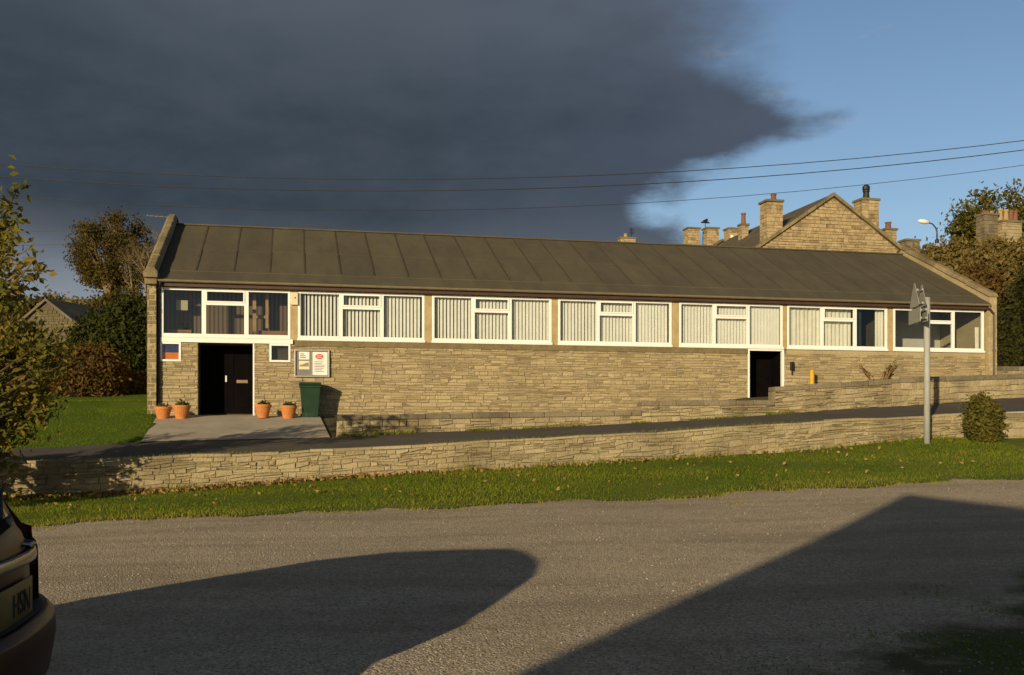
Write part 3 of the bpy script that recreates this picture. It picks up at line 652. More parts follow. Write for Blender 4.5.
# alarm box, vents on the wall
def onhall(x, y, z): 
    v = Matrix.Rotation(TH,3,'Z')@Vector((x,y,z)); return (X0+v.x, Y0+v.y, Z0+v.z)
o = empty('alarm_box', onhall(LX(294.4),-.012,3.12), TH, label='small cream alarm box on the tan panel right of the entrance windows', cat='alarm box')
mb = MB(); mb.prism([(-.1,.0),(.1,.0),(.1,.36),(-.1,.36)],'y',-.09,0); mb.build('casing', plain('cream_plastic',(.66,.58,.40),.5,.04), o, bevel=.015)
mb = MB(); mb.lathe([(.022,-.004),(.022,.004)],12); q = mb.build('lens', M['fascia'], o); q.rotation_euler = (R(90),0,0); q.location = (.02,-.093,.2)

# ------------------------------------------------------------------ noticeboard
o = empty('noticeboard', onhall(LX(294.3),-.016,1.08), TH, label='wall mounted noticeboard with papers and a red oval badge', cat='noticeboard')
w_, h_ = LX(329.5)-LX(294.3), .78
mb = MB(); frame_box(mb, 0,w_,0,h_,.04,-.06,.0); mb.build('frame', M['alu'], o, bevel=.005)
mb = MB(); mb.box(.035,w_-.035,-.02,-.004,.035,h_-.035); mb.build('backing', M['grey'], o)
mb = MB(); mb.box(.475,.49,-.05,-.021,.04,h_-.04); mb.build('mullion', M['alu'], o)
pp = MB(); pp.box(.50,w_-.06,-.03,-.022,.06,h_-.06); poster = pp.build('poster', M['paper'], o)
mb = MB(); n = 28; cx, cz = .70, .59
mb.prism([(cx+.115*math.cos(6.2832*k/n), cz+.075*math.sin(6.2832*k/n)) for k in range(n)],'y',-.036,-.0305); mb.build('badge', M['red'], poster)
def text(s, size, loc, mat, parent, name='lettering', align='CENTER', rot=(R(90),0,0)):
    cu = bpy.data.curves.new(name, 'FONT'); cu.body = s; cu.size = size; cu.align_x = align; cu.extrude = .0008
    tmp = bpy.data.objects.new(name, cu); COL.objects.link(tmp); bpy.context.view_layer.update()
    me = bpy.data.meshes.new_from_object(tmp.evaluated_get(bpy.context.evaluated_depsgraph_get())); bpy.data.objects.remove(tmp); me.name = name
    me.materials.clear(); me.materials.append(mat)
    t = bpy.data.objects.new(name, me); COL.objects.link(t); t.parent = parent; t.location = loc; t.rotation_euler = rot; return t
text('POST', .062, (cx,-.038,cz+.004), M['paper'], poster); text('OFFICE', .055, (cx,-.038,cz-.045), M['paper'], poster)
mb = MB()
for k in range(7): mb.box(.56,.56+random.uniform(.16,.3),-.033,-.0305,.44-.045*k-.008,.44-.045*k+.006)
mb.build('print_lines', M['ink'], poster)
mb = MB(); mb.box(.13,.42,-.03,-.022,.50,.72); n_ = mb.build('notice', M['paper'], o)
mb = MB()
for k in range(3): mb.box(.16,.16+random.uniform(.1,.2),-.033,-.0305,.66-.05*k-.012,.66-.05*k+.008)
mb.build('print_lines', M['ink'], n_)
mb = MB(); mb.box(.13,.42,-.03,-.022,.22,.46); n_ = mb.build('notice', plain('aged_paper',(.72,.66,.46),.7,.06), o)
mb = MB(); mb.prism([(.15,.30),(.40,.30),(.40,.42),(.32,.40),(.24,.36),(.15,.35)],'y',-.033,-.0305); mb.build('picture', plain('printed_landscape',(.30,.24,.12),.7,.3,12), n_)

# ------------------------------------------------------------------ wheelie bin and pots
def place(px, y, t): 
    s, z = P(px, y, t); X, Y = W(s, t); return (X, Y, z)
o = empty('wheelie_bin', place(310,421,28.68), TH, label='dark green wheelie bin standing below the noticeboard', cat='wheelie bin')
mb = MB(); mb.add([(-.21,-.26,.06),(.21,-.26,.06),(.21,.22,.06),(-.21,.22,.06),(-.28,-.34,.98),(.28,-.34,.98),(.28,.30,.98),(-.28,.30,.98)], [(0,3,2,1),(4,5,6,7),(0,1,5,4),(1,2,6,5),(2,3,7,6),(3,0,4,7)])
mb.box(-.30,.30,-.365,.31,.93,.985); mb.box(-.12,.12,-.275,-.262,.07,.9); mb.build('body', M['green'], o, bevel=.015)
mb = MB(); mb.prism([(-.38,.99),(.33,.99),(.35,1.06),(.1,1.10),(-.34,1.07),(-.40,1.03)],'x',-.305,.305); mb.build('lid', M['green'], o, bevel=.012)
mb = MB(); mb.tube([(-.25,.37,1.0),(.25,.37,1.0)],.016,8); mb.build('handle', M['green'], o)
for sx in (-1,1):
    mb = MB(); mb.tube([(sx*.24-.025,.27,.10),(sx*.24+.025,.27,.10)],.10,16); mb.build('wheel', M['blackpipe'], o)
POTS = [(163,420.5,'terracotta pot beside the left pier, nearest the drainpipe',.19,.23,5),(181.5,419,'terracotta pot with a tall spiky plant left of the dark door',.20,.24,9),(263,418,'terracotta pot just right of the dark door',.19,.23,7),(288.5,419,'terracotta pot close to the green wheelie bin',.20,.23,6)]
for i,(px,y,lab,rb,rt,ns) in enumerate(POTS):
    o = empty('flower_pot', place(px,y,28.25), random.random()*3, label=lab, cat='flower pot', group='terracotta pots by the entrance')
    h = .37
    mb = MB(); mb.lathe([(rb*.72,0),(rt*.93,h-.07),(rt,h-.07),(rt*1.02,h),(rt*.9,h),(rt*.87,h-.05)],24); mb.build('pot', M['terracotta'], o, smooth=False)
    mb = MB(); mb.lathe([(rt*.86,h-.055),(.02,h-.03)],16); mb.build('soil', M['soil'], o)
    mb = MB(); pts = []
    for k in range(ns*4):
        a = random.random()*6.28; r = random.uniform(0,.16); b = random.random()*6.28
        H = random.uniform(.05,.14)*(1.9 if i == 1 and k < 4 else 1)
        p0 = Vector((r*math.cos(a),r*math.sin(a),h-.04)); p1 = p0+Vector((math.cos(b)*.05,math.sin(b)*.05,H))
        mb.tube([p0,p1],[.004,.002],4,tone=.2)
        for q in range(7): pts.append(p0.lerp(p1,random.uniform(.3,1))+Vector((random.gauss(0,.03),random.gauss(0,.03),random.gauss(0,.015))))
    mb.leaves(pts,.05); mb.build('plant', M['leaf_pot'], o)

# ------------------------------------------------------------------ garden walls
def stone_wall(name, label, t, s0, s1, zb, zt, thick, cop_h, course, length, proud, cop_mat, cop_proud, cap_len, mat='rubble', steps=None):
    sx, sy = W(s0, t); z0 = zb(s0)
    o = empty(name, (sx,sy,z0), TH, label=label, cat='stone wall')
    Lg = s1-s0
    f0 = lambda x: zb(s0+x)-.15-z0
    f1 = lambda x: zt(s0+x)-cop_h-z0
    mb = MB(); x = 0
    stones(mb, 0, Lg, f0, f1, 0, course, length, (), proud, .005, .14, .018, True)
    n = int(Lg/.5)+1                           # core
    nseg = [i*Lg/n for i in range(n+1)]
    for a,b in zip(nseg,nseg[1:]):
        mb.add([(a,.02,f0(a)),(b,.02,f0(b)),(b,thick,f0(b)),(a,thick,f0(a)),(a,.02,f1(a)-.005),(b,.02,f1(b)-.005),(b,thick,f1(b)-.005),(a,thick,f1(a)-.005)], [(4,5,6,7),(0,1,5,4),(2,3,7,6)], .45)
    mb.add([(0,.0,f0(0)),(0,thick,f0(0)),(0,thick,f1(0)),(0,.0,f1(0))],[(0,1,2,3)],.3)
    mb.build('wall_body', M[mat], o)
    mb = MB(); x = 0
    while x < Lg:
        l = random.uniform(*cap_len); b = min(Lg,x+l); j = random.uniform(-.012,.012); pr = cop_proud+random.uniform(-.02,.015)
        za, zb_ = f1(x+.004), f1(b-.004)
        mb.add([(x+.004,-pr,za),(b-.004,-pr,zb_),(b-.004,thick,zb_),(x+.004,thick,za),(x+.004,-pr+.01,za+cop_h+j),(b-.004,-pr+.01,zb_+cop_h+j),(b-.004,thick,zb_+cop_h+j),(x+.004,thick,za+cop_h+j)], [(0,3,2,1),(4,5,6,7),(0,1,5,4),(1,2,6,5),(2,3,7,6),(3,0,4,7)], random.random())
        x = b
    mb.build('coping', M[cop_mat], o, bevel=.012)
    return o
sL0, sL1 = P(-60,461,T_WALL)[0], P(994,412,T_WALL)[0]
stone_wall('retaining_wall', 'long low rubble retaining wall between grass verge and road', T_WALL, sL0, sL1, z_base, lambda s: z_top(s)+.012*math.sin(s*2.1)+.008*math.sin(s*5.3), .42, .055, (.06,.15), (.12,.5), .026, 'rubble', .01, (.3,.9))
sR0, sR1 = P(1003,413,T_WALL-.25)[0], P(1120,410,T_WALL-.25)[0]
stone_wall('wall_stub', 'short squared wall end right of the round bush at the roadside', T_WALL-.25, sR0, sR1, lambda s: z_base(min(s,sR0+1)), lambda s: P(1003,413,T_WALL-.25)[1]+.01*(s-sR0), .45, .12, (.14,.22), (.3,.6), .02, 'parapet', .03, (.8,1.4))
# upper wall in steps
UP = [(337,642,[(337,415),(641,410.5)]),(642,775,[(642,401),(775,400)]),(775,892,[(775,386.5),(892,379.5)]),(892,1090,[(892,378.3),(1024,374)])]
so_ = P(337,415,T_UP)[0]; ox, oy = W(so_, T_UP); oz = z_far(so_)
upw = empty('stepped_wall', (ox,oy,oz), TH, label='stepped stone garden wall with grey coping in front of the hall', cat='stone wall')
body = MB(); cop = MB()
for (a,b,tp) in UP:
    ft = line(T_UP, tp); sa, sb = P(a,400,T_UP)[0]-so_, P(b,400,T_UP)[0]-so_
    ch = .13
    f0 = lambda x: z_far(so_+x)-.15-oz
    f1 = lambda x: ft(min(so_+x, so_+sb))-ch-oz
    stones(body, sa, sb, f0, f1, 0, (.08,.15), (.16,.45), (), .035, .006, .14, .014, True)
    n = 6
    for i in range(n):
        p,q = lerp(sa,sb,i/n), lerp(sa,sb,(i+1)/n)
        body.add([(p,.02,f0(p)),(q,.02,f0(q)),(q,.38,f0(q)),(p,.38,f0(p)),(p,.02,f1(p)-.004),(q,.02,f1(q)-.004),(q,.38,f1(q)-.004),(p,.38,f1(p)-.004)], [(4,5,6,7),(0,1,5,4),(2,3,7,6),(3,0,4,7)], .1)
    x = sa
    while x < sb-.02:
        q = min(sb, x+random.uniform(.45,1.0)); j = random.uniform(-.015,.015); pr = .03+random.uniform(-.015,.015)
        za, zb_ = f1(x), f1(q)
        cop.add([(x+.004,-pr,za),(q-.004,-pr,zb_),(q-.004,.40,zb_),(x+.004,.40,za),(x+.004,-pr+.015,za+ch+j),(q-.004,-pr+.015,zb_+ch+j),(q-.004,.39,zb_+ch+j),(x+.004,.39,za+ch+j)], [(0,3,2,1),(4,5,6,7),(0,1,5,4),(1,2,6,5),(2,3,7,6),(3,0,4,7)], random.random())
        x = q
body.build('wall_body', M['rubble'], upw); cop.build('coping', M['coping'], upw, bevel=.02)
# far bit of wall beyond the hall
tq = 31.0; s_a, z_a = P(1003,366,tq); s_b = P(1090,366,tq)[0]
stone_wall('boundary_wall', 'lichen grey boundary wall at the far right corner of the hall', tq, s_a, s_b, lambda s: z_a-.75, lambda s: z_a, .4, .16, (.1,.17), (.2,.45), .03, 'coping', .03, (.5,1.))

# ------------------------------------------------------------------ yard bits: yellow post, climber, vents
s_, z_ = P(812,386,28.6); X, Y = W(s_, 28.6); gzz = lerp(cop_z(s_)-.14, front_z(s_), .9)
o = empty('yellow_post', (X,Y,gzz), TH, label='short yellow marker post against the hall wall', cat='marker post')
zt_ = P(812,371,28.6)[1]-gzz
mb = MB(); mb.tube([(0,0,-.1),(0,0,zt_)],.075,14); mb.build('post', M['yellowpost'], o, bevel=.01)
mb = MB(); mb.lathe([(.078,0),(.06,.035),(.01,.05)],14,(0,0,zt_)); mb.build('cap', M['yellowpost'], o)
for px,y0_,y1_,lab in ((791,362,375,'dark wall fitting just right of the back doorway'),(889.5,366,374,'dark wall fitting beside the dead climbing plant')):
    s_, za = P(px,y1_,T_HALL); zb_ = P(px,y0_,T_HALL)[1]
    o = empty('wall_fitting', onhall(s_-S0,-.02,za-Z0), TH, label=lab, cat='wall fitting', group='dark fittings on the hall wall')
    hh = zb_-za
    mb = MB(); mb.box(-.05,.05,-.10,0,hh*.35,hh); mb.build('casing', M['lead'], o, bevel=.01)
    mb = MB(); mb.tube([(0,-.05,0),(0,-.05,hh*.35)],.022,8); mb.build('pipe', M['lead'], o)
s_, z_ = P(878,384,28.85); X, Y = W(s_,28.85); zg = lerp(cop_z(s_)-.14, front_z(s_), .95)
o = empty('dead_climber', (X,Y,zg), TH, label='dead brown climbing plant against the hall wall', cat='plant')
zt_ = P(872,357,28.85)[1]-zg
mb = MB(); pts = []
for k in range(9):
    a = random.choice((-.55,-.4,.3,.5,.6,0)); p = [Vector((random.uniform(-.05,.05),0,-.05))]
    for j in range(6): p.append(p[-1]+Vector((a*.2+random.gauss(0,.04),random.gauss(0,.015),zt_/6*random.uniform(.55,1.05))))
    mb.tube(p,[.034-.004*i for i in range(7)],5,tone=.6)
    for q in p[2:]:
        for _ in range(1): pts.append(q+Vector((random.gauss(0,.05),random.gauss(0,.04),random.gauss(0,.05))))
st = mb.build('stems', plain('dead_stem',(.20,.11,.04),.9,.2,8), o); mb = MB(); mb.leaves(pts,.06); mb.build('foliage', M['leaf_rust'], o)

# ------------------------------------------------------------------ road sign seen nearly edge on
tS = 20.55; s_, z_ = P(927,446,tS); X, Y = W(s_,tS)
sign = empty('road_sign', (X,Y,z_), 0, label='grey road sign pole with plates turned edge on to view', cat='road sign')
zS = lambda y: P(927,y,tS)[1]-z_
mb = MB(); mb.tube([(0,0,-.2),(0,0,zS(298.5))],.07,16); mb.build('pole', M['galv'], sign, smooth=True)
mb = MB(); mb.lathe([(.073,0),(.073,.02),(.03,.03)],16,(0,0,zS(298.5))); mb.build('pole_cap', M['galv'], sign)
pa = R(84)                                    # plates stand at a steep angle to the line of sight
pd = Vector((math.cos(pa),math.sin(pa),0)); pn = Vector((pd.y,-pd.x,0))
cx_ = Vector((-.25,-.08,0))
def plate(name, outline, th, off=0):
    mb = MB(); n = len(outline)
    A = [cx_+pd*u+pn*off+Vector((0,0,w)) for u,w in outline]; B = [p+pn*th for p in A]
    mb.add(A+B, [tuple(range(n)),tuple(range(n,2*n))[::-1]]+[(i,(i+1)%n,n+(i+1)%n,n+i) for i in range(n)]); return mb.build(name, M['signback'], sign, bevel=.003)
def rtri(w, z0, z1, r=.06):
    return [(-w/2+r,z0),(w/2-r,z0),(w/2,z0+r*.8),(w/2-.02,z0+r*1.6),(r*.7,z1-.03),(0,z1),(-r*.7,z1-.03),(-w/2+.02,z0+r*1.6),(-w/2,z0+r*.8)]
for off in (-.075,.085):
    w1 = plate('warning_plate', rtri(.68,zS(307.5),zS(283.5 if off < 0 else 285)), .012, off)
    w2 = plate('supplementary_plate', [(-.45,zS(323.5)),(.45,zS(323.5)),(.45,zS(309.5)),(-.45,zS(309.5))], .012, off)
    for par, z_s, hl in ((w1,(zS(291),zS(304)),.16),(w2,(zS(312),zS(320)),.42)):
        for zz in z_s:
            mb = MB(); mb.obox(cx_+pn*(off+(.03 if off < 0 else -.018))+Vector((0,0,zz)), pd, pn, (0,0,1), hl, .017, .02); mb.build('stiffener', M['signback'], par)
for zz in (zS(304),zS(311),zS(320)):
    mb = MB(); mb.tube([(0,0,zz),cx_*.5+Vector((0,0,zz)),cx_+Vector((0,0,zz))],.024,8); mb.build('bracket', M['galv'], sign)

# ------------------------------------------------------------------ vegetation helpers
def ell_pts(c, r, n, hollow=.45, lump=.25, ground=None, k=9):
    """points in a lumpy ellipsoid, denser to the outside"""
    lob = rng.normal(size=(k,3)); lob /= np.linalg.norm(lob,axis=1)[:,None]; amp = rng.uniform(-1,1,k)
    d = rng.normal(size=(n,3)); d /= np.linalg.norm(d,axis=1)[:,None]
    rad = rng.uniform(hollow**3,1,n)**(1/3)
    f = 1+lump*(np.clip((d@lob.T-.55)/.45,0,1)*amp).sum(1)
    p = d*(rad*f)[:,None]*np.array(r)+np.array(c)
    return p
def clumps(c, r, ncl, per, spread, hollow=.3, lump=.25):
    cc = ell_pts(c, r, ncl, hollow, lump)
    p = np.repeat(cc, per, 0)+rng.normal(size=(ncl*per,3))*spread
    tn = np.clip(np.repeat(rng.uniform(0,1,ncl),per)*.55+rng.uniform(0,.45,ncl*per),0,1)
    return p, tn
def shrub(name, px, ytop, ybot, Z, wpx, mat, label, cat='shrub', group=None, leaf=.12, dens=1., depth=None, stems=8, part='foliage', stiff=False, zg=None):
    X = (px-512)/1000*Z; zt_ = 1.6-(ytop-427)/1000*Z; zb_ = (1.6-(ybot-427)/1000*Z) if zg is None else zg
    w_ = wpx/1000*Z; d_ = depth or w_*.8; h = zt_-zb_
    o = empty(name, (X,Z,zb_), 0, label=label, cat=cat, group=group)
    ncl = max(14,int(60*dens)); per = int(42*dens**.5)+10
    p, tn = clumps((0,0,h*.52),(w_/2*.9,d_/2,h*.47),ncl,per,min(w_,h)*.085+leaf*.4)
    ok = p[:,2] > -.05; p, tn = p[ok], tn[ok]
    mb = MB(); mb.leaves(p, leaf, tn); mb.build(part, M[mat], o)
    mb = MB()
    for k in range(stems):
        a = random.random()*6.28; q = Vector((math.cos(a)*w_*.3*random.random(), math.sin(a)*d_*.3*random.random(), h*random.uniform(.55,1.02 if stiff else .9)))
        mb.tube([(q.x*.2,q.y*.2,-.2),(q.x*.6+random.gauss(0,.04),q.y*.6,q.z*.55),q],[.02+.004*h,.014,.004],5,tone=random.random())
    mb.build('stems', M['bark'], o)
    return o
def tree(name, base, h, trunk_r, crown_c, crown_r, ncl, per, leaf, mat, label, cat='tree', group=None, bark='bark', limbs=9, spread=.3, lean=(0,0), hollow=.3, lump=.3, twigs=2, trunk_h=.4):
    o = empty(name, base, 0, label=label, cat=cat, group=group)
    cc = ell_pts(crown_c, crown_r, ncl, hollow, lump)
    mb = MB(); top = Vector((lean[0],lean[1],h*trunk_h))
    path = [Vector((0,0,-.3)),Vector((lean[0]*.2,lean[1]*.2,h*trunk_h*.35)),Vector((lean[0]*.55,lean[1]*.5,h*trunk_h*.7)),top]
    mb.tube(path,[trunk_r*1.25,trunk_r,trunk_r*.85,trunk_r*.7],10,tone=.5)
    idx = np.argsort(rng.random(len(cc)))
    ends = [Vector(cc[i]) for i in idx]
    for e in ends[:limbs]:
        st = path[2].lerp(top,random.random()); m1 = st.lerp(e,.5)+Vector((random.gauss(0,.15),random.gauss(0,.15),abs(random.gauss(0,.1))*h*.15))
        mb.tube([st,st.lerp(m1,.55)+Vector((0,0,.08*h*.3)),m1,m1.lerp(e,.6)+Vector((random.gauss(0,.1),0,.05)),e],[trunk_r*.5,trunk_r*.38,trunk_r*.27,trunk_r*.15,trunk_r*.04],6,tone=random.random())
        for f in sorted(ends[limbs:], key=lambda q:(q-e).length)[:twigs+2]:
            mb.tube([m1,m1.lerp(f,.55)+Vector((random.gauss(0,.1),random.gauss(0,.1),.1)),f],[trunk_r*.16,trunk_r*.09,trunk_r*.025],5,tone=random.random())
    mb.build('trunk', M[bark], o)
    if per:
        p = np.repeat(cc,per,0)+rng.normal(size=(len(cc)*per,3))*spread
        tn = np.clip(np.repeat(rng.uniform(0,1,len(cc)),per)*.5+rng.uniform(0,.5,len(cc)*per),0,1)
        mb = MB(); mb.leaves(p,leaf,tn); mb.build('crown', M[mat], o)
    return o
def bare_tree(name, base, h, label, r0=.09, group=None, mat='palebark', gens=5, spread=.55):
    o = empty(name, base, 0, label=label, cat='tree', group=group); mb = MB(); tw = MB()
    def br(p, d, l, r, g):
        q = p+d*l; (mb if g > 2 else tw).tube([p,p.lerp(q,.5)+Vector((random.gauss(0,l*.05),random.gauss(0,l*.05),0)),q],[r,r*.85,r*.7],5 if g > 1 else 3,tone=random.random())
        if g == 0: return
        for k in range(3 if g > 1 else 3):
            e = (d+Vector((random.gauss(0,spread),random.gauss(0,spread),random.gauss(.12,.25)))).normalized(); br(q if k else p.lerp(q,.7), e, l*random.uniform(.6,.8), r*.62, g-1)
    br(Vector((0,0,-.2)), Vector((.05,0,1)).normalized(), h*.3, r0, gens)
    mb.build('trunk', M[mat], o); tw.build('crown', M[mat], o); return o

# round bush by the lower wall
shrub('round_bush', 984.5,402,437,23.3,31,'leaf_olive','round olive green bush growing in front of the retaining wall','bush',leaf=.065,dens=2.1,stems=34,stiff=True,zg=gz(.473*23.3,23.3)-.03)
# garden behind the lawn on the left
shrub('dark_shrub', 131,312,398,37,58,'leaf_green','dense dark green shrub beside the left corner of the hall','shrub','garden shrubs left of the hall',.12,7,stems=10)
shrub('dark_shrub', 98,318,392,40,52,'leaf_green','dark green shrub in front of the old stone barn','shrub','garden shrubs left of the hall',.12,6)
shrub('brown_shrub', 92,352,411,31.2,58,'leaf_brown','russet brown leafy shrub at the back of the lawn','shrub','garden shrubs left of the hall',.09,6.5,stems=14)
shrub('brown_shrub', 130,376,405,32.3,34,'leaf_rust','low brown shrub tucked against the hall corner','shrub','garden shrubs left of the hall',.09,4,stems=14)
shrub('brown_shrub', 58,352,408,32.5,40,'leaf_olive','olive shrub behind the red flowers','shrub','garden shrubs left of the hall',.13,3)
shrub('dark_shrub', 18,330,412,35,56,'leaf_green','dark shrub behind the yellow leaved tree at the far left','shrub','garden shrubs left of the hall',.16,3.6)
shrub('dark_shrub', -40,325,412,36,70,'leaf_green','broad dark shrub at the outer left of the garden','shrub','garden shrubs left of the hall',.16,3.6)
# flower bed
c = at(57,393,31.5)
o = empty('flower_clump', (c.x,c.y,c.z-.35), 0, label='clump of bright red flowers at the edge of the lawn', cat='flowers')
mb = MB(); mb.leaves(ell_pts((0,0,.22),(.30,.3,.22),260,.1),.09); mb.build('foliage', M['leaf_pot'], o)
mb = MB(); mb.leaves(ell_pts((.08,-.1,.42),(.34,.25,.13),420,.1),.075); mb.build('blossom', M['flower'], o)
c = at(45,409,31)
o = empty('garden_stones', (c.x,c.y,c.z-.1), TH, label='pale rockery stones below the red flowers', cat='rockery')
mb = MB()
for k in range(7):
    x = -.5+k*.17; mb.lathe([(.10,-.1),(.15,.05),(.13,.17),(.06,.24+random.uniform(0,.06))],7,(x,random.gauss(0,.06),0),random.uniform(.6,1))
mb.build('stone_edging', M['house_stone'], o, bevel=.02)
# autumn sapling at the left edge, by the verge
tb = (-10.4,17.3,gz(-10.4,17.3))
o = empty('autumn_tree', tb, 0, label='yellow and green leaved autumn tree at the left edge', cat='tree')
mb = MB(); lf = []; cl = []
def spray(p, d, l, r, g):
    q = p+d*l; mid = p.lerp(q,.5)+Vector((random.gauss(0,.04),random.gauss(0,.04),random.gauss(.03,.03)))
    mb.tube([p,mid,q],[r,r*.8,r*.55],5,tone=random.random())
    if g <= 2:
        base = random.random()
        for _ in range(15 if g else 22):
            w = p.lerp(q,random.uniform(.05,1.1)); lf.append((w.x+random.gauss(0,.09),w.y+random.gauss(0,.09),w.z+random.gauss(-.02,.08))); cl.append(min(1,max(0,base*.6+random.random()*.4)))
    if g == 0: return
    for k in range(3):
        e = (d+Vector((random.gauss(0,.6),random.gauss(0,.6),random.gauss(.12,.35)))).normalized(); spray(p.lerp(q,random.uniform(.45,1)), e, l*random.uniform(.62,.85), r*.55, g-1)
mb.tube([(0,0,-.3),(.05,0,.5),(.02,.05,1.2)],[.13,.10,.085],10,tone=.5)
for k in range(6):
    a = 1.2+6.28*k/8+random.gauss(0,.2); st = Vector((.03,.03,random.uniform(.25,1.2)))
    spray(st, Vector((math.cos(a),math.sin(a),random.uniform(.25,1.0))).normalized(), random.uniform(.7,.95), .05, 3)
# leading shoots that reach into the picture
for px,y,n_ in ((19,186,9),(16,235,9),(33,262,8),(6,290,9),(26,325,7),(40,352,7),(55,362,7),(28,388,8),(48,402,7),(15,425,8),(34,430,7),(12,462,8),(8,215,8),(6,255,8),(12,345,8),(20,365,8),(68,352,4),(42,335,5),(5,400,8),(22,300,7),(36,275,5),(62,345,5),(74,360,4),(66,330,4),(58,395,5),(50,372,6),(62,408,3),(24,415,8),(8,440,8),(30,340,8),(44,390,7)):
    e = at(px,y,(15.2 if y < 300 else 18.2)+random.uniform(-.5,.5))-Vector(tb); st = Vector((0,0,max(.2,min(1.5,e.z*.35))))
    m1 = st.lerp(e,.5)+Vector((0,0,.15)); mb.tube([st,m1,m1.lerp(e,.5)+Vector((.02,0,.05)),e],[.04,.025,.014,.005],5,tone=.5)
    base = random.uniform(.2,.9)
    for _ in range(n_*(14 if y < 300 else 12)):
        w = m1.lerp(e,random.uniform(.45,1.03)); g = .13*(1.25-random.random()*.5)
        lf.append((w.x+random.gauss(0,g),w.y+random.gauss(0,g),w.z+random.gauss(0,g))); cl.append(min(1,max(0,base*.6+random.random()*.4)))
mb.build('trunk', M['bark'], o)
mb = MB(); mb.leaves(lf,.10,np.array(cl)); mb.build('crown', M['leaf_autumn'], o)
# big rusty tree on the hill and its thin neighbours
b = at(105,324,90)
tree('hill_tree', tuple(b), 9.5, .42, (.2,0,5.8), (3.7,3.4,3.5), 190, 80, .17, 'leaf_rust', 'round rust brown tree on the hill behind the hall', limbs=30, spread=.36, bark='palebark', hollow=.55, lump=.3, twigs=3, trunk_h=.35, lean=(.5,0))
for px,y,Z,h,lab in ((132,322,84,7.5,'thin half bare tree between the round hill tree and the gable'),(146,322,80,7.8,'slender brown tree just left of the hall gable')):
    b = at(px,y,Z); tree('thin_tree', tuple(b), h, .13, (0,0,h*.62), (1.3,1.2,h*.40), 46, 14, .15, 'leaf_rust', lab, group='thin trees on the hill', limbs=14, spread=.28, bark='palebark', hollow=.2)
b = at(171,330,50); bare_tree('bare_tree', tuple(b), 6.6, 'bare twiggy treetop above the left end of the hall roof', .07, gens=6, spread=.42)
for px,yt,yb,Z,w_,m_,lab in ((72,303,345,75,70,'leaf_scrub','low tawny bush on the bank below the round hill tree'),(125,298,345,70,60,'leaf_rust','russet bush on the bank left of the gable'),(45,300,335,80,60,'leaf_rust','hazy brown bush behind the barn roof')):
    shrub('bank_bush',px,yt,yb,Z,w_,m_,lab,'bush','bushes on the left bank',.22,3,stems=16,stiff=True)
# scrub bank, conifers and tree at the right
for px,yt,yb,Z,w_,m_,lab in ((935,256,330,47,60,'leaf_scrub','tawny scrub bush below the street lamp'),(962,248,330,46,62,'leaf_scrub','straw coloured scrub bush right of the street lamp'),(990,240,340,45,60,'leaf_scrub','tawny scrub bush below the chimney stacks'),(1020,246,345,44,60,'leaf_scrub','tawny scrub bush at the right edge'),(975,272,350,42,60,'leaf_brown','brown bramble mass behind the right gable'),(1062,240,345,46,70,'leaf_scrub','scrub bush beyond the right edge of view')):
    shrub('scrub_bush',px,yt,yb,Z,w_,m_,lab,'bush','scrub on the right bank',.15,4.2,stems=30,stiff=True)
for px,yt,yb,Z,w_,lab in ((1024,280,372,38.5,40,'dark conifer close behind the right corner of the hall'),(1004,322,374,37.5,24,'low dark evergreen against the right gable pier'),(1052,250,372,38,56,'dark conifer beyond the right edge of view')):
    shrub('dark_conifer',px,yt,yb,Z,w_,'leaf_conifer',lab,'conifer','dark evergreens right of the hall',.13,5,stems=10)
b = at(1004,262,78); tree('green_tree', tuple(b), 6.0, .3, (.2,0,2.8), (4.1,3.5,2.3), 140, 55, .24, 'leaf_olive', 'olive green spreading tree behind the right hand chimneys', limbs=22, spread=.4, hollow=.45, lump=.35)
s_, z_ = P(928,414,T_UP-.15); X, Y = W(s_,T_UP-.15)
o = empty('dark_clump', (X,Y,z_-.02), TH, label='small dark clump at the wall foot behind the sign pole', cat='weed')  # leafy clump modelling a dark spot of unknown nature
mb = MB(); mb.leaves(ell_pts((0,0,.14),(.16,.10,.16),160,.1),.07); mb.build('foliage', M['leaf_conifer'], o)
mb = MB(); mb.tube([(0,0,-.05),(.02,0,.2)],[.01,.004],5); mb.build('stems', M['bark'], o)

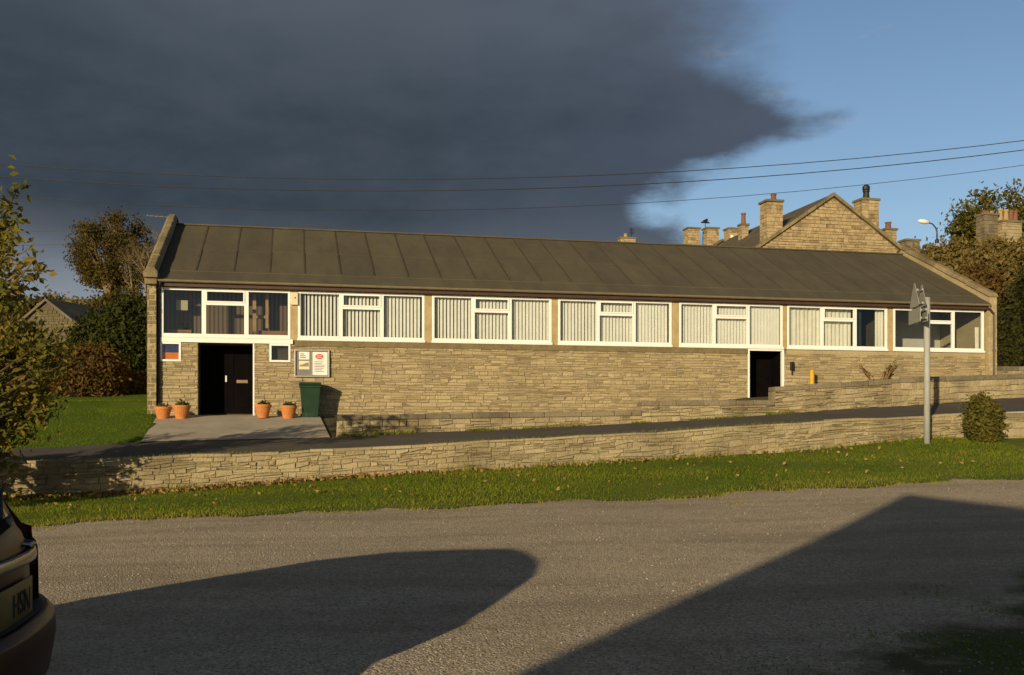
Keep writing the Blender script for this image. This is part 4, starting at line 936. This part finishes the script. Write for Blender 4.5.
# ------------------------------------------------------------------ houses behind
def house_root(name, X, Y, z, rz, label, cat='house', group=None): return empty(name, (X,Y,z), rz, label=label, cat=cat, group=group)
def gable_house(o, hw, dep, ridge, eave, base, wallmat, roofmat='slate', over=.15, course=(.13,.24), length=(.22,.62), front_stones=True):
    """local: gable front at y=0 facing -y, ridge along +y at x=0; heights above the root"""
    mb = MB(); poly = [(-hw,base),(hw,base),(hw,eave),(0,ridge),(-hw,eave)]
    mb.prism(poly,'y',.03,dep,.0); wl = mb.build('wall', wallmat, o)
    if front_stones:
        mb = MB(); z = base
        while z < ridge-.1:
            h = random.uniform(*course); zc = z+h
            lim = hw if zc <= eave else hw*(ridge-zc)/(ridge-eave)
            if lim > .2:
                x = -lim
                while x < lim-.05:
                    q = min(lim,x+random.uniform(*length)); g = random.uniform(.02,.05)
                    y0_ = random.uniform(-.02,.015)
                    mb.box(x+g/2,q-g/2,y0_,.1,z+g/2,zc-g/2,random.random()); x = q
            z = zc
        mb.build('stone_face', wallmat, wl)
    sl = (ridge-eave)/hw; mb = MB()
    for sg in (-1,1):
        n0 = [(0,-over,ridge+.05),(sg*(hw+.3),-over,eave-.3*sl+.05),(sg*(hw+.3),dep+over,eave-.3*sl+.05),(0,dep+over,ridge+.05)]
        mb.add(n0+[(v[0],v[1],v[2]+.16) for v in n0],[(0,1,2,3),(4,5,6,7),(0,1,5,4),(1,2,6,5),(2,3,7,6)],.5)
    return mb.build('roof', M[roofmat], o)
def chimney(par, x, y, z0, z1, w_, d_, pots=(), mat='house_stone', capmat='coping'):
    mb = MB(); z = z0
    mb.box(x-w_/2+.03,x+w_/2-.03,y-d_/2+.03,y+d_/2-.03,z0,z1,.2)
    while z < z1-.05:
        h = min(random.uniform(.16,.26), z1-z); 
        for (axis) in (0,1):
            L0 = w_ if axis == 0 else d_
            p = -L0/2
            while p < L0/2-.02:
                q = min(L0/2,p+random.uniform(.25,.5)); g = .018; j = random.uniform(0,.018)
                if axis == 0:
                    mb.box(x+p+g/2,x+q-g/2,y-d_/2-j,y-d_/2+.1,z+g/2,z+h-g/2,random.random()); 
                else:
                    mb.box(x-w_/2-j,x-w_/2+.1,y+p+g/2,y+q-g/2,z+g/2,z+h-g/2,random.random()); mb.box(x+w_/2-.1,x+w_/2+j,y+p+g/2,y+q-g/2,z+g/2,z+h-g/2,random.random())
                p = q
        z += h
    c = mb.build('chimney', M[mat], par)
    mb = MB(); mb.box(x-w_/2-.08,x+w_/2+.08,y-d_/2-.08,y+d_/2+.08,z1,z1+.14,.3); mb.build('cap', M[capmat], c, bevel=.02)
    for (dx,h,r,m_) in pots:
        mb = MB(); mb.lathe([(r*1.1,0),(r,h*.15),(r*.85,h*.8),(r*1.05,h*.86),(r*1.05,h),(r*.7,h)],14,(x+dx,y,z1+.14)); mb.build('chimney_pot', M[m_], c)
    return c
a = at(833.5,197,60); hr = 9.5
gh = house_root('gable_house', a.x, a.y, a.z-hr, TH, 'sunlit stone gable house with two chimneys rising behind the hall')
rf = gable_house(gh, 7.0, 14.7, hr, hr-4.75, -2.5, M['house_stone'], over=0.)
mb = MB()   # raised coping on the gable verge
for sg in (-1,1):
    n_ = 12
    for k in range(n_):
        u,v = k/n_,(k+1)/n_-.004
        q = [(sg*7.1*w,hr-4.82*w) for w in (u,v)]
        pts_ = [(q[0][0],-.12,q[0][1]+.06),(q[1][0],-.12,q[1][1]+.06),(q[1][0],.28,q[1][1]+.06),(q[0][0],.28,q[0][1]+.06)]
        mb.add(pts_+[(p[0],p[1],p[2]+.2) for p in pts_],[(0,1,2,3),(4,5,6,7),(0,1,5,4),(1,2,6,5),(2,3,7,6),(3,0,4,7)],random.random())
mb.build('gable_coping', M['parapet'], gh)
zl = lambda px,y,Z=60: at(px,y,Z).z-(a.z-hr)
xl = lambda px,Z=60: ((px-512)/1000*Z-a.x)/CU
chimney(gh, xl(772), .55, zl(772,247), zl(772,204.5), 1.0, .95, ((.15,.42,.17,'pot'),))
chimney(gh, xl(874.5), .55, zl(874,240), zl(874,198), 1.12, .95, ((.0,.55,.2,'lead'),))
mb = MB(); mb.lathe([(.12,0),(.22,.1),(.22,.3),(.1,.4)],12,(xl(874.5),.55,zl(874,198)+.65)); mb.build('cowl', M['lead'], gh)
chimney(gh, -1.55, 9.0, hr-1.6, zl(785,207)+.55, .5, .5, ((0,.75,.16,'pot'),))
# lower cottage ranges whose stacks show over the hall ridge
a2 = at(722,243,80); r2 = house_root('stone_cottage', a2.x, a2.y, a2.z-7, TH, 'stone cottage with three squat stacks behind the hall ridge')
gable_house(r2, 4.2, 10, 7.1, 4.2, -2, M['house_stone'], front_stones=False)
for px,yt,w_ in ((694.5,229,1.02),(714.8,228,1.02),(741,227.5,1.5)):
    chimney(r2, ((px-512)/1000*80-a2.x), .9, 4.0, at(px,yt,80).z-(a2.z-7), w_, .9)
mb = MB(); x_ = ((709-512)/1000*80-a2.x); zt_ = at(709,219,80).z-(a2.z-7)
mb.tube([(x_,.9,6),(x_,.9,zt_)],.03,6); mb.obox((x_,.9,zt_-.15),(1,0,0),(0,1,0),(0,0,1),.35,.05,.05); mb.obox((x_,.9,zt_-.02),(0,1,0),(1,0,0),(0,0,1),.4,.06,.1); mb.build('aerial', M['lead'], r2)
mb = MB()
for dx in (0,.55): 
    mb.lathe([(.16,0),(.13,.7),(.15,.75)],10,((728-512)/1000*80-a2.x+dx+.25,-.3,at(728,245,80).z-(a2.z-7)))
mb.build('chimney_pot', M['paper'], r2)
a3 = at(630,247,90); r3 = house_root('far_cottage', a3.x, a3.y, a3.z-7, TH, 'distant cottage of which one squat chimney shows above the hall roof')
gable_house(r3, 4, 9, 6.9, 4, -2, M['house_stone'], front_stones=False)
chimney(r3, 0, .9, 6, at(630,237.5,90).z-(a3.z-7), 1.4, .8, ((-.1,.35,.18,'buffpot'),))
mb = MB(); zt_ = at(634,226,90).z-(a3.z-7); mb.tube([(.45,.9,6.5),(.45,.9,zt_)],.03,6)
for k in range(4): mb.obox((.45,.9,zt_-.05-.16*k),(1,0,0),(0,1,0),(0,0,1),.22,.02,.03)
mb.build('aerial', M['lead'], r3)
# house at the far right above the scrub
a4 = at(1003,252,62); r4 = house_root('hill_house', a4.x, a4.y, a4.z-5, TH, 'stone house hidden by scrub with orange pots on its stacks')
gable_house(r4, 4.2, 9, 5.2, 3, -3, M['house_stone'], front_stones=False)
z4_ = lambda y: at(1000,y,62).z-(a4.z-5)
chimney(r4, ((992-512)/1000*62-a4.x), .6, 3, z4_(215), .95, .8, ((-.1,.2,.28,'pot'),(.25,.18,.22,'buffpot')), 'coping')
chimney(r4, ((1013.5-512)/1000*62-a4.x), .4, 3, z4_(222), 1.4, .8, ((-.52,.75,.16,'buffpot'),(-.12,.72,.16,'buffpot'),(.25,.68,.16,'pot'),(.55,.68,.16,'pot')), 'rubble')
a5 = at(906,250,66); r5 = house_root('back_cottage', a5.x, a5.y, a5.z-5, TH, 'low cottage behind the gable house with a broken brown stack')
gable_house(r5, 3.2, 8, 5.1, 3.3, -3, M['house_stone'], front_stones=False)
chimney(r5, ((892-512)/1000*66-a5.x), .6, 3, at(892,230,66).z-(a5.z-5), .8, .7, ((0,.45,.2,'pot'),))
chimney(r5, ((916-512)/1000*66-a5.x), .6, 3, at(916,240,66).z-(a5.z-5), 1.0, .8, (), 'coping')
# old barn on the left
b1 = at(47,302,55); bn = house_root('stone_barn', b1.x, b1.y, b1.z-5, TH-R(26), 'old grey stone barn among shrubs left of the hall', 'barn')
gable_house(bn, 2.6, 9, 5, 3.15, -2, stone('barn_stone',[(.09,.075,.045),(.12,.10,.06),(.15,.125,.08)],.5,5,.6), front_stones=True, course=(.12,.2), length=(.2,.5))
# street lamp
b = at(937,258,50); g0 = 5.0
lamp = empty('street_lamp', (b.x,b.y,b.z-g0), 0, label='street lamp with swan neck arm standing behind the hall', cat='street lamp')
zz = lambda y: at(937,y,50).z-(b.z-g0)
mb = MB(); mb.tube([(0,0,-.5),(0,0,zz(240))],[.075,.06],10); mb.build('pole', M['galv'], lamp)
mb = MB(); mb.tube([(0,0,zz(240)),(0,0,zz(232)),(-.06,0,zz(228)),(-.22,0,zz(224)),(-.5,0,zz(222.3))],[.05,.04,.035,.032,.03],8); mb.build('arm', M['lead'], lamp)
mb = MB(); mb.lathe([(.10,-.16),(.1,0),(.06,.05)],10,(0,0,zz(240))); mb.build('collar', M['lead'], lamp)
mb = MB(); c_ = Vector((-.68,0,zz(221.5))); pr = []
mb.lathe([(.02,-.3),(.09,-.22),(.13,0),(.1,.2),(.04,.3)],12); q = mb.build('lantern', M['lampglass'], lamp, smooth=True); q.location = c_; q.rotation_euler = (0,R(98),0)
# aerial behind the left gable
o = empty('tv_aerial', onhall(.12,5.2,5.6), TH, label='thin television aerial sticking out beyond the left gable', cat='aerial')
mb = MB(); mb.tube([(0,0,0),(0,0,.98)],.018,6); mb.build('mast', M['alu'], o)
mb = MB(); mb.tube([(.1,0,.90),(-.85,0,.93)],.012,6)
for k in range(6): mb.tube([(-.8+.15*k,-.2,.925),(-.8+.15*k,.2,.925)],.006,5)
mb.build('boom', M['alu'], o)

# ------------------------------------------------------------------ overhead cables
def cable(pts, Z, label, r=.017):
    xs_ = np.array([p[0] for p in pts],float); ys_ = np.array([p[1] for p in pts],float)
    co = np.polyfit(xs_, ys_, 2); mb = MB(); path = []
    for px in range(-700,1701,60): path.append(at(px, float(np.polyval(co,px)), Z))
    mb.tube(path, r, 5); o = mb.build('overhead_cable', M['wire'], smooth=True); tag(o, label, 'cable', 'overhead cables')
cable([(0,164),(512,178),(1024,140.5)], 43, 'overhead cable crossing the whole sky, topmost of the long ones')
cable([(0,176.5),(500,189.5),(1024,150)], 43.4, 'overhead cable crossing the whole sky, second from the top', .019)
cable([(0,196),(500,208),(640,204),(1024,165)], 44, 'thin faint overhead cable just above the hall roof', .012)
def cable2(p0, p1, Z, label):
    mb = MB(); A, B = at(*p0,Z), at(*p1,Z); path = [A.lerp(B,k/16)-Vector((0,0,.25*math.sin(math.pi*k/16))) for k in range(17)]
    mb.tube(path,.022,5); tag(mb.build('overhead_cable', M['wire']), label, 'cable', 'overhead cables')
cable2((-300,234),(330,224),95,'short cable passing behind the round hill tree, upper one')
cable2((-300,250),(330,236),96,'short cable passing behind the round hill tree, lower one')

# ------------------------------------------------------------------ stuff on the ground
def blades(name, n, smin, smax, tmin, tmax, hmin, hmax, mat, f=terr, keep=None, label=None, wd=.016, edge=None):
    mb = MB(); s = rng.uniform(smin,smax,n); t = rng.uniform(tmin,tmax,n)
    for a, b in zip(s,t):
        if keep and not keep(a,b): continue
        z = f(a,b); X, Y = W(a,b)
        pn_ = .5+.5*math.sin(a*.8+math.sin(b*1.3)*1.4)*math.sin(b*1.1+a*.23)
        h = random.uniform(hmin,hmax)*(.6+.7*pn_); q = random.random()*6.28; lx, ly = random.gauss(0,.45)*h, random.gauss(0,.45)*h
        dx, dy = math.cos(q)*wd/2, math.sin(q)*wd/2
        n0 = len(mb.v)
        mb.v += [(X-dx,Y-dy,z),(X+dx,Y+dy,z),(X+lx,Y+ly,z+h)]; tn = min(1,max(0,pn_*.45+random.random()*.5+(max(0,17.4-b)*.45 if mat == 'grass' and b < 17.4 else 0))); mb.c += [tn,tn,tn]
        mb.f.append((n0,n0+1,n0+2)); mb.m.append(0)
    o = mb.build(name, M[mat]); return tag(o, label, None, None, 'stuff')
def verge_keep(s,t):
    e = 16.5+.35*(math.sin(s*1.7)+.7*math.sin(s*4.1+1)+.5*math.sin(s*9.3))*.5
    return t > e-.25 and (t > e+.25 or random.random() < .55)
blades('verge_grass', 100000, -14, 16, 16.1, 21.2, .022, .075, 'grass', keep=verge_keep)
blades('wall_grass', 2600, -14, 16, 20.9, 21.17, .08, .24, 'grass', keep=lambda s,t: math.sin(s*2.3)+math.sin(s*.9+2) > -.4)
blades('lawn_grass', 26000, -20, -3.5, 24.25, 31, .02, .05, 'lawnblade', f=lawn_z, keep=lambda s,t: s < lerp(S_AP0,-3.62,min(1,1.2*(t-T_UP)/5.9))-.01)
blades('road_edge_grass', 2600, P(338,437,T_UP)[0], 14, 24.05, 24.18, .03, .11, 'grass', keep=lambda s,t: math.sin(s*3.1)+math.sin(s*1.3) > -.2)
blades('wall_top_grass', 1500, -10, 12, 21.3, 21.65, .02, .07, 'grass', f=lambda s,t: z_top(s)-.01)
def patch_keep(s,t):
    X, Y = W(s,t); d = 1.25*X-1.1*(Y-5.5)-1.9+1.3*math.sin(X*2.1+1.3*math.sin(Y*1.7))*math.sin(Y*1.9+X)
    return d+random.gauss(0,.35) > .35
blades('car_park_weeds', 90000, 1.5, 9, 3.5, 11, .008, .032, 'lawnblade', keep=patch_keep, wd=.012)
blades('stray_tufts', 5000, -9, 12, 14.5, 16.6, .015, .05, 'grass', keep=lambda s,t: math.sin(s*2.9)+math.sin(t*5.1+s)+math.sin(s*1.1)+(t-15.8)*.5 > 1.55)
# fallen leaves along the wall foot and over the grass
mb = MB(); n = 4600; pts = []
for _ in range(n):
    r_ = random.random()
    s = -11+abs(random.gauss(0,5.5)) if r_ < .85 else random.uniform(-12,14)
    t = 21.17-abs(random.gauss(0,.22)) if r_ < .95 else random.uniform(17.5,21.1)
    X, Y = W(s,t); pts.append((X,Y,terr(s,t)+random.uniform(.02,.09)))
mb.leaves(pts,.065,up=2.5,shape=1.3); tag(mb.build('fallen_leaves', M['leaf_dead']), kind='stuff')
# loose stones on the car park
mb = MB()
for _ in range(16000):
    u = random.random()**1.6; t = 4.5+u*12.2; s = random.uniform(-10,12)*(.45+.055*t); X, Y = W(s,t); z = terr(s,t)
    r_ = random.choice((.005,.006,.007,.008,.010,.012,.016)); q = random.random()*6.28; c_, s__ = math.cos(q)*r_, math.sin(q)*r_
    k = random.uniform(.5,.9)
    mb.add([(X-c_,Y-s__,z-.002),(X+s__*.8,Y-c_*.8,z-.002),(X+c_,Y+s__,z-.002),(X-s__*.8,Y+c_*.8,z-.002),(X,Y,z+r_*k)],[(0,1,4),(1,2,4),(2,3,4),(3,0,4)],random.random())
M['pebble'] = stone('pebble',[(.15,.12,.085),(.26,.21,.155),(.32,.27,.20),(.42,.36,.28)],.1,20,.3)
tag(mb.build('gravel', M['pebble']), kind='stuff')

# ------------------------------------------------------------------ the parked car
M['paint'] = plain('bronze_paint', (.030,.009,.005), .34, .06, 2, .12, 0, .0, 0)
M['carglass'] = plain('tinted_glass', (.008,.010,.012), .06, .05, 2, .6, 0, 0)
M['chrome'] = plain('chrome', (.25,.25,.25), .22, .05, 4, .5, 1.0, 0)
M['yellowplate'] = plain('yellow_plate', (.085,.058,.006), .45, .04, 4)
M['lamp_red'] = plain('red_lens', (.22,.012,.01), .15, .1, 4, .6)
M['rubber'] = plain('rubber', (.015,.015,.015), .8, .2, 6, .2)
M['bumper'] = plain('black_trim', (.014,.014,.015), .6, .2, 6, .3)
CAR = dict(loc=(-2.25,4.60), yaw=R(192))
car = empty('parked_car', (CAR['loc'][0],CAR['loc'][1],gz(-3.5,3.6)), CAR['yaw'], label='dark bronze people carrier parked at the left, its tailgate with yellow number plate in view', cat='car')
HW = .87
def sect(x, zb, zbelt, wb, ww, ztop, wt):
    """half outline of one cross section from sill to roof centre"""
    return [(x,wb*.86,zb),(x,wb*.97,zb+.12),(x,wb,zb+.32),(x,ww,zbelt-.1),(x,ww*.985,zbelt),(x,lerp(ww,wt,.55)*1.0,lerp(zbelt,ztop,.55)),(x,wt*1.0,ztop-.10),(x,wt*.86,ztop-.025),(x,wt*.45,ztop),(x,0,ztop+.006)]
HT = 1.90
SEC = [sect(.10,.34,1.0,.72,.70,1.06,.62), sect(.16,.28,1.05,.82,.80,1.10,.70), sect(.30,.24,1.10,.87,.86,1.38,.72), sect(.52,.22,1.12,HW,.865,1.66,.71), sect(.85,.22,1.12,HW,.87,HT-.02,.70), sect(1.6,.22,1.10,HW,.87,HT+.01,.71), sect(2.4,.22,1.07,HW,.87,HT,.71),
       sect(2.95,.22,1.04,HW,.86,HT-.12,.68), sect(3.35,.22,1.02,HW,.85,1.42,.66), sect(3.65,.24,1.0,.86,.84,1.10,.66), sect(4.05,.26,.86,.83,.80,.92,.60), sect(4.30,.32,.72,.72,.68,.76,.5), sect(4.38,.38,.62,.6,.55,.64,.4)]
mb = MB(); n = len(SEC[0]); full = []
for s in SEC: full.append(s+[(p[0],-p[1],p[2]) for p in s[-2::-1]])
m_ = len(full[0]); vs = [p for s in full for p in s]; fs = []
for i in range(len(full)-1):
    for j in range(m_-1): fs.append((i*m_+j,i*m_+j+1,(i+1)*m_+j+1,(i+1)*m_+j))
    fs.append((i*m_+m_-1,i*m_,(i+1)*m_,(i+1)*m_+m_-1))
fs += [tuple(range(m_)), tuple(range((len(full)-1)*m_,len(full)*m_))[::-1]]
mb.add(vs,fs); bod = mb.build('body', M['paint'], car, smooth=True)
def lid(name, pts, mat, par, th=.012, sub=1, bev=.006):
    """curved panel: pts is a grid of rows of points, thickened outwards to the rear"""
    mb = MB(); r = len(pts); c = len(pts[0]); flat = [Vector(p) for row in pts for p in row]
    out_ = [p+Vector((-th,0,0)) for p in flat]; n_ = len(flat); fs = []
    for i in range(r-1):
        for j in range(c-1):
            a_ = i*c+j; fs.append((n_+a_,n_+a_+1,n_+a_+c+1,n_+a_+c)); fs.append((a_,a_+c,a_+c+1,a_+1))
    ring = [j for j in range(c)]+[i*c+c-1 for i in range(1,r)]+[(r-1)*c+j for j in range(c-2,-1,-1)]+[i*c for i in range(r-2,0,-1)]
    for a_,b_ in zip(ring,ring[1:]+ring[:1]): fs.append((a_,b_,n_+b_,n_+a_))
    mb.add(flat+out_,fs); return mb.build(name, mat, par, smooth=True, bevel=bev)
def rear_row(z, x, w_, curve, k=9):
    return [(x+curve*(abs(2*j/(k-1)-1)**2.6), w_*(2*j/(k-1)-1), z) for j in range(k)]
tail = lid('tailgate', [rear_row(.70,.085,.72,.13),rear_row(.80,.07,.735,.13),rear_row(1.00,.075,.74,.14),rear_row(1.10,.10,.73,.16),rear_row(1.16,.14,.70,.17)], M['paint'], car, .03)
lid('rear_window', [rear_row(1.19,.150,.66,.16),rear_row(1.35,.235,.64,.16),rear_row(1.52,.345,.61,.17),rear_row(1.68,.50,.57,.17)], M['carglass'], car, .03)
lid('window_trim', [rear_row(1.165,.128,.70,.17),rear_row(1.188,.140,.70,.17)], M['bumper'], tail, .03)
lid('chrome_strip', [rear_row(.985,.028,.60,.10),rear_row(1.035,.035,.60,.10)], M['chrome'], tail, .03)
plate_ = lid('number_plate', [rear_row(.735,.030,.27,.006,5),rear_row(.91,.030,.27,.006,5)], M['yellowplate'], tail, .012, bev=.003)
text('HSN', .15, (.015,-.05,.765), M['rubber'], plate_, 'plate_lettering', 'CENTER', (R(90),0,R(-90)))
bum = lid('bumper', [rear_row(.30,.06,.80,.16,11),rear_row(.42,-.02,.87,.16,11),rear_row(.60,-.05,.895,.17,11),rear_row(.69,-.045,.895,.17,11),rear_row(.725,-.01,.88,.16,11),rear_row(.73,.09,.84,.16,11)], M['paint'], car, .02)
lid('bumper_top', [rear_row(.733,.0,.80,.14,11),rear_row(.738,.08,.76,.14,11)], M['bumper'], bum, .012, bev=.002)
for sg in (-1,1):
    mb = MB(); P_ = [(.16,.80),(.22,.845),(.34,.86)]
    for k in range(2):
        (xa,ya),(xb_,yb_) = P_[k],P_[k+1]
        mb.add([(xa-.02,sg*(ya+.012),.82),(xb_,sg*(yb_+.018),.84),(xb_+.02,sg*(yb_+.012),1.12),(xa,sg*(ya+.008),1.10)],[(0,1,2,3)] if sg < 0 else [(3,2,1,0)])
    mb.build('tail_lamp', M['lamp_red'], car, smooth=True)
    mb = MB(); Wp = [(.62,1.16,.865,1.62,.73),(1.5,1.15,.875,1.68,.74),(1.52,1.15,.875,1.68,.74),(2.75,1.11,.87,1.62,.745)]
    for (x0,zb0,w0,zt0,wt0),(x1,zb1,w1,zt1,wt1) in ((Wp[0],Wp[1]),(Wp[2],Wp[3])):
        mb.add([(x0,sg*w0,zb0),(x1-.06,sg*w1,zb1),(x1-.06,sg*(wt1+.03),zt1),(x0+.2,sg*(wt0+.03),zt0)],[(0,1,2,3)])
    mb.build('side_window', M['carglass'], car)
    for x in (.85,3.55):
        mb = MB(); mb.tube([(x,sg*.66,.31),(x,sg*.885,.31)],.31,28); w_ = mb.build('wheel', M['rubber'], car, bevel=.02)
        mb = MB(); mb.tube([(x,sg*.886,.31),(x,sg*.892,.31)],.20,20); mb.build('rim', M['alu'], w_)
    mb = MB(); mb.obox((2.75,sg*1.0,1.12),(1,0,0),(0,1,0),(0,0,1),.06,.1,.07); mb.build('door_mirror', M['paint'], car, bevel=.02)
    mb = MB(); mb.box(4.12,4.33,sg*.45-.14,sg*.45+.14,.60,.76); mb.build('headlight', M['lampglass'], car, bevel=.03)
mb = MB(); mb.add([(2.98,-.60,1.66),(3.62,-.68,1.13),(3.62,.68,1.13),(2.98,.60,1.66)],[(0,1,2,3)]); q = mb.build('windscreen', M['carglass'], car); q.location = (.02,0,.035)
mb = MB(); mb.tube([(.135,.0,1.165),(.10,-.02,1.20),(.19,-.36,1.30),(.215,-.52,1.34)],[.012,.012,.009,.006],6); mb.tube([(.12,-.0,1.15),(.06,-.0,1.19)],[.03,.02],8); mb.build('wiper', M['bumper'], car)
mb = MB(); mb.tube([(.10,-.30,1.06),(.05,-.31,1.05),(.05,-.40,1.05),(.10,-.41,1.06)],.012,8); mb.build('handle', M['chrome'], tail)

# ------------------------------------------------------------------ house behind the camera: its gable and ridge throw the right hand shadow
def ground_hit(px, y):
    dx, dz = (px-512)/1000, -(y-427)/1000
    lo, hi = 3., 60.
    Z = lo
    while Z < hi and 1.6+dz*Z > gz(dx*Z, Z): Z += .02
    return Vector((dx*Z, Z, gz(dx*Z,Z)))
A_, L_, R_ = ground_hit(906,494), ground_hit(514,675), ground_hit(1024,508)
hA = 6.6
back = lambda q, h: q+Vector((-SD[0],-SD[1],TE))*((h-q.z)/TE)
Ac = back(A_, hA); Rc = back(R_, hA); qd = Vector((Rc.x-Ac.x,Rc.y-Ac.y,0)).normalized()
u = Vector((-SD[0],-SD[1],TE)); d_ = ((Ac-L_).dot(qd))/(Vector((u.x,u.y,0)).dot(qd)); Lc = L_+u*d_
hd = Vector((Ac.x-Lc.x,Ac.y-Lc.y,0)).length; sl = (Ac.z-Lc.z)/hd
print('SHADOW HOUSE', A_, L_, R_, 'apex', Ac, 'ridge dir', qd, 'left pt', Lc, 'slope', sl, 'half', hd)
hw_ = 3.3
bz = gz(Ac.x, Ac.y)
sh = house_root('stone_house', Ac.x, Ac.y, bz, math.atan2(qd.y,qd.x)-math.pi/2, 'stone house behind the viewpoint whose gable shades the car park')
rr = gable_house(sh, hw_, 11, hA-bz-.21, hA-bz-.21-sl*hw_, -.3, M['house_stone'], over=.0)
for (x,z) in ((-1.3,1.0),(1.3,1.0)):
    if z+1.0 < hA-bz-sl*hw_:
        mb = MB(); frame_box(mb,x-.45,x+.45,z,z+1.1,.07,-.05,.02); w_ = mb.build('window', M['white'], sh)
        mb = MB(); mb.box(x-.4,x+.4,-.045,-.03,z+.05,z+1.05); mb.build('pane', M['carglass'], w_)
scene.cycles.max_bounces = 8; scene.cycles.transparent_max_bounces = 12
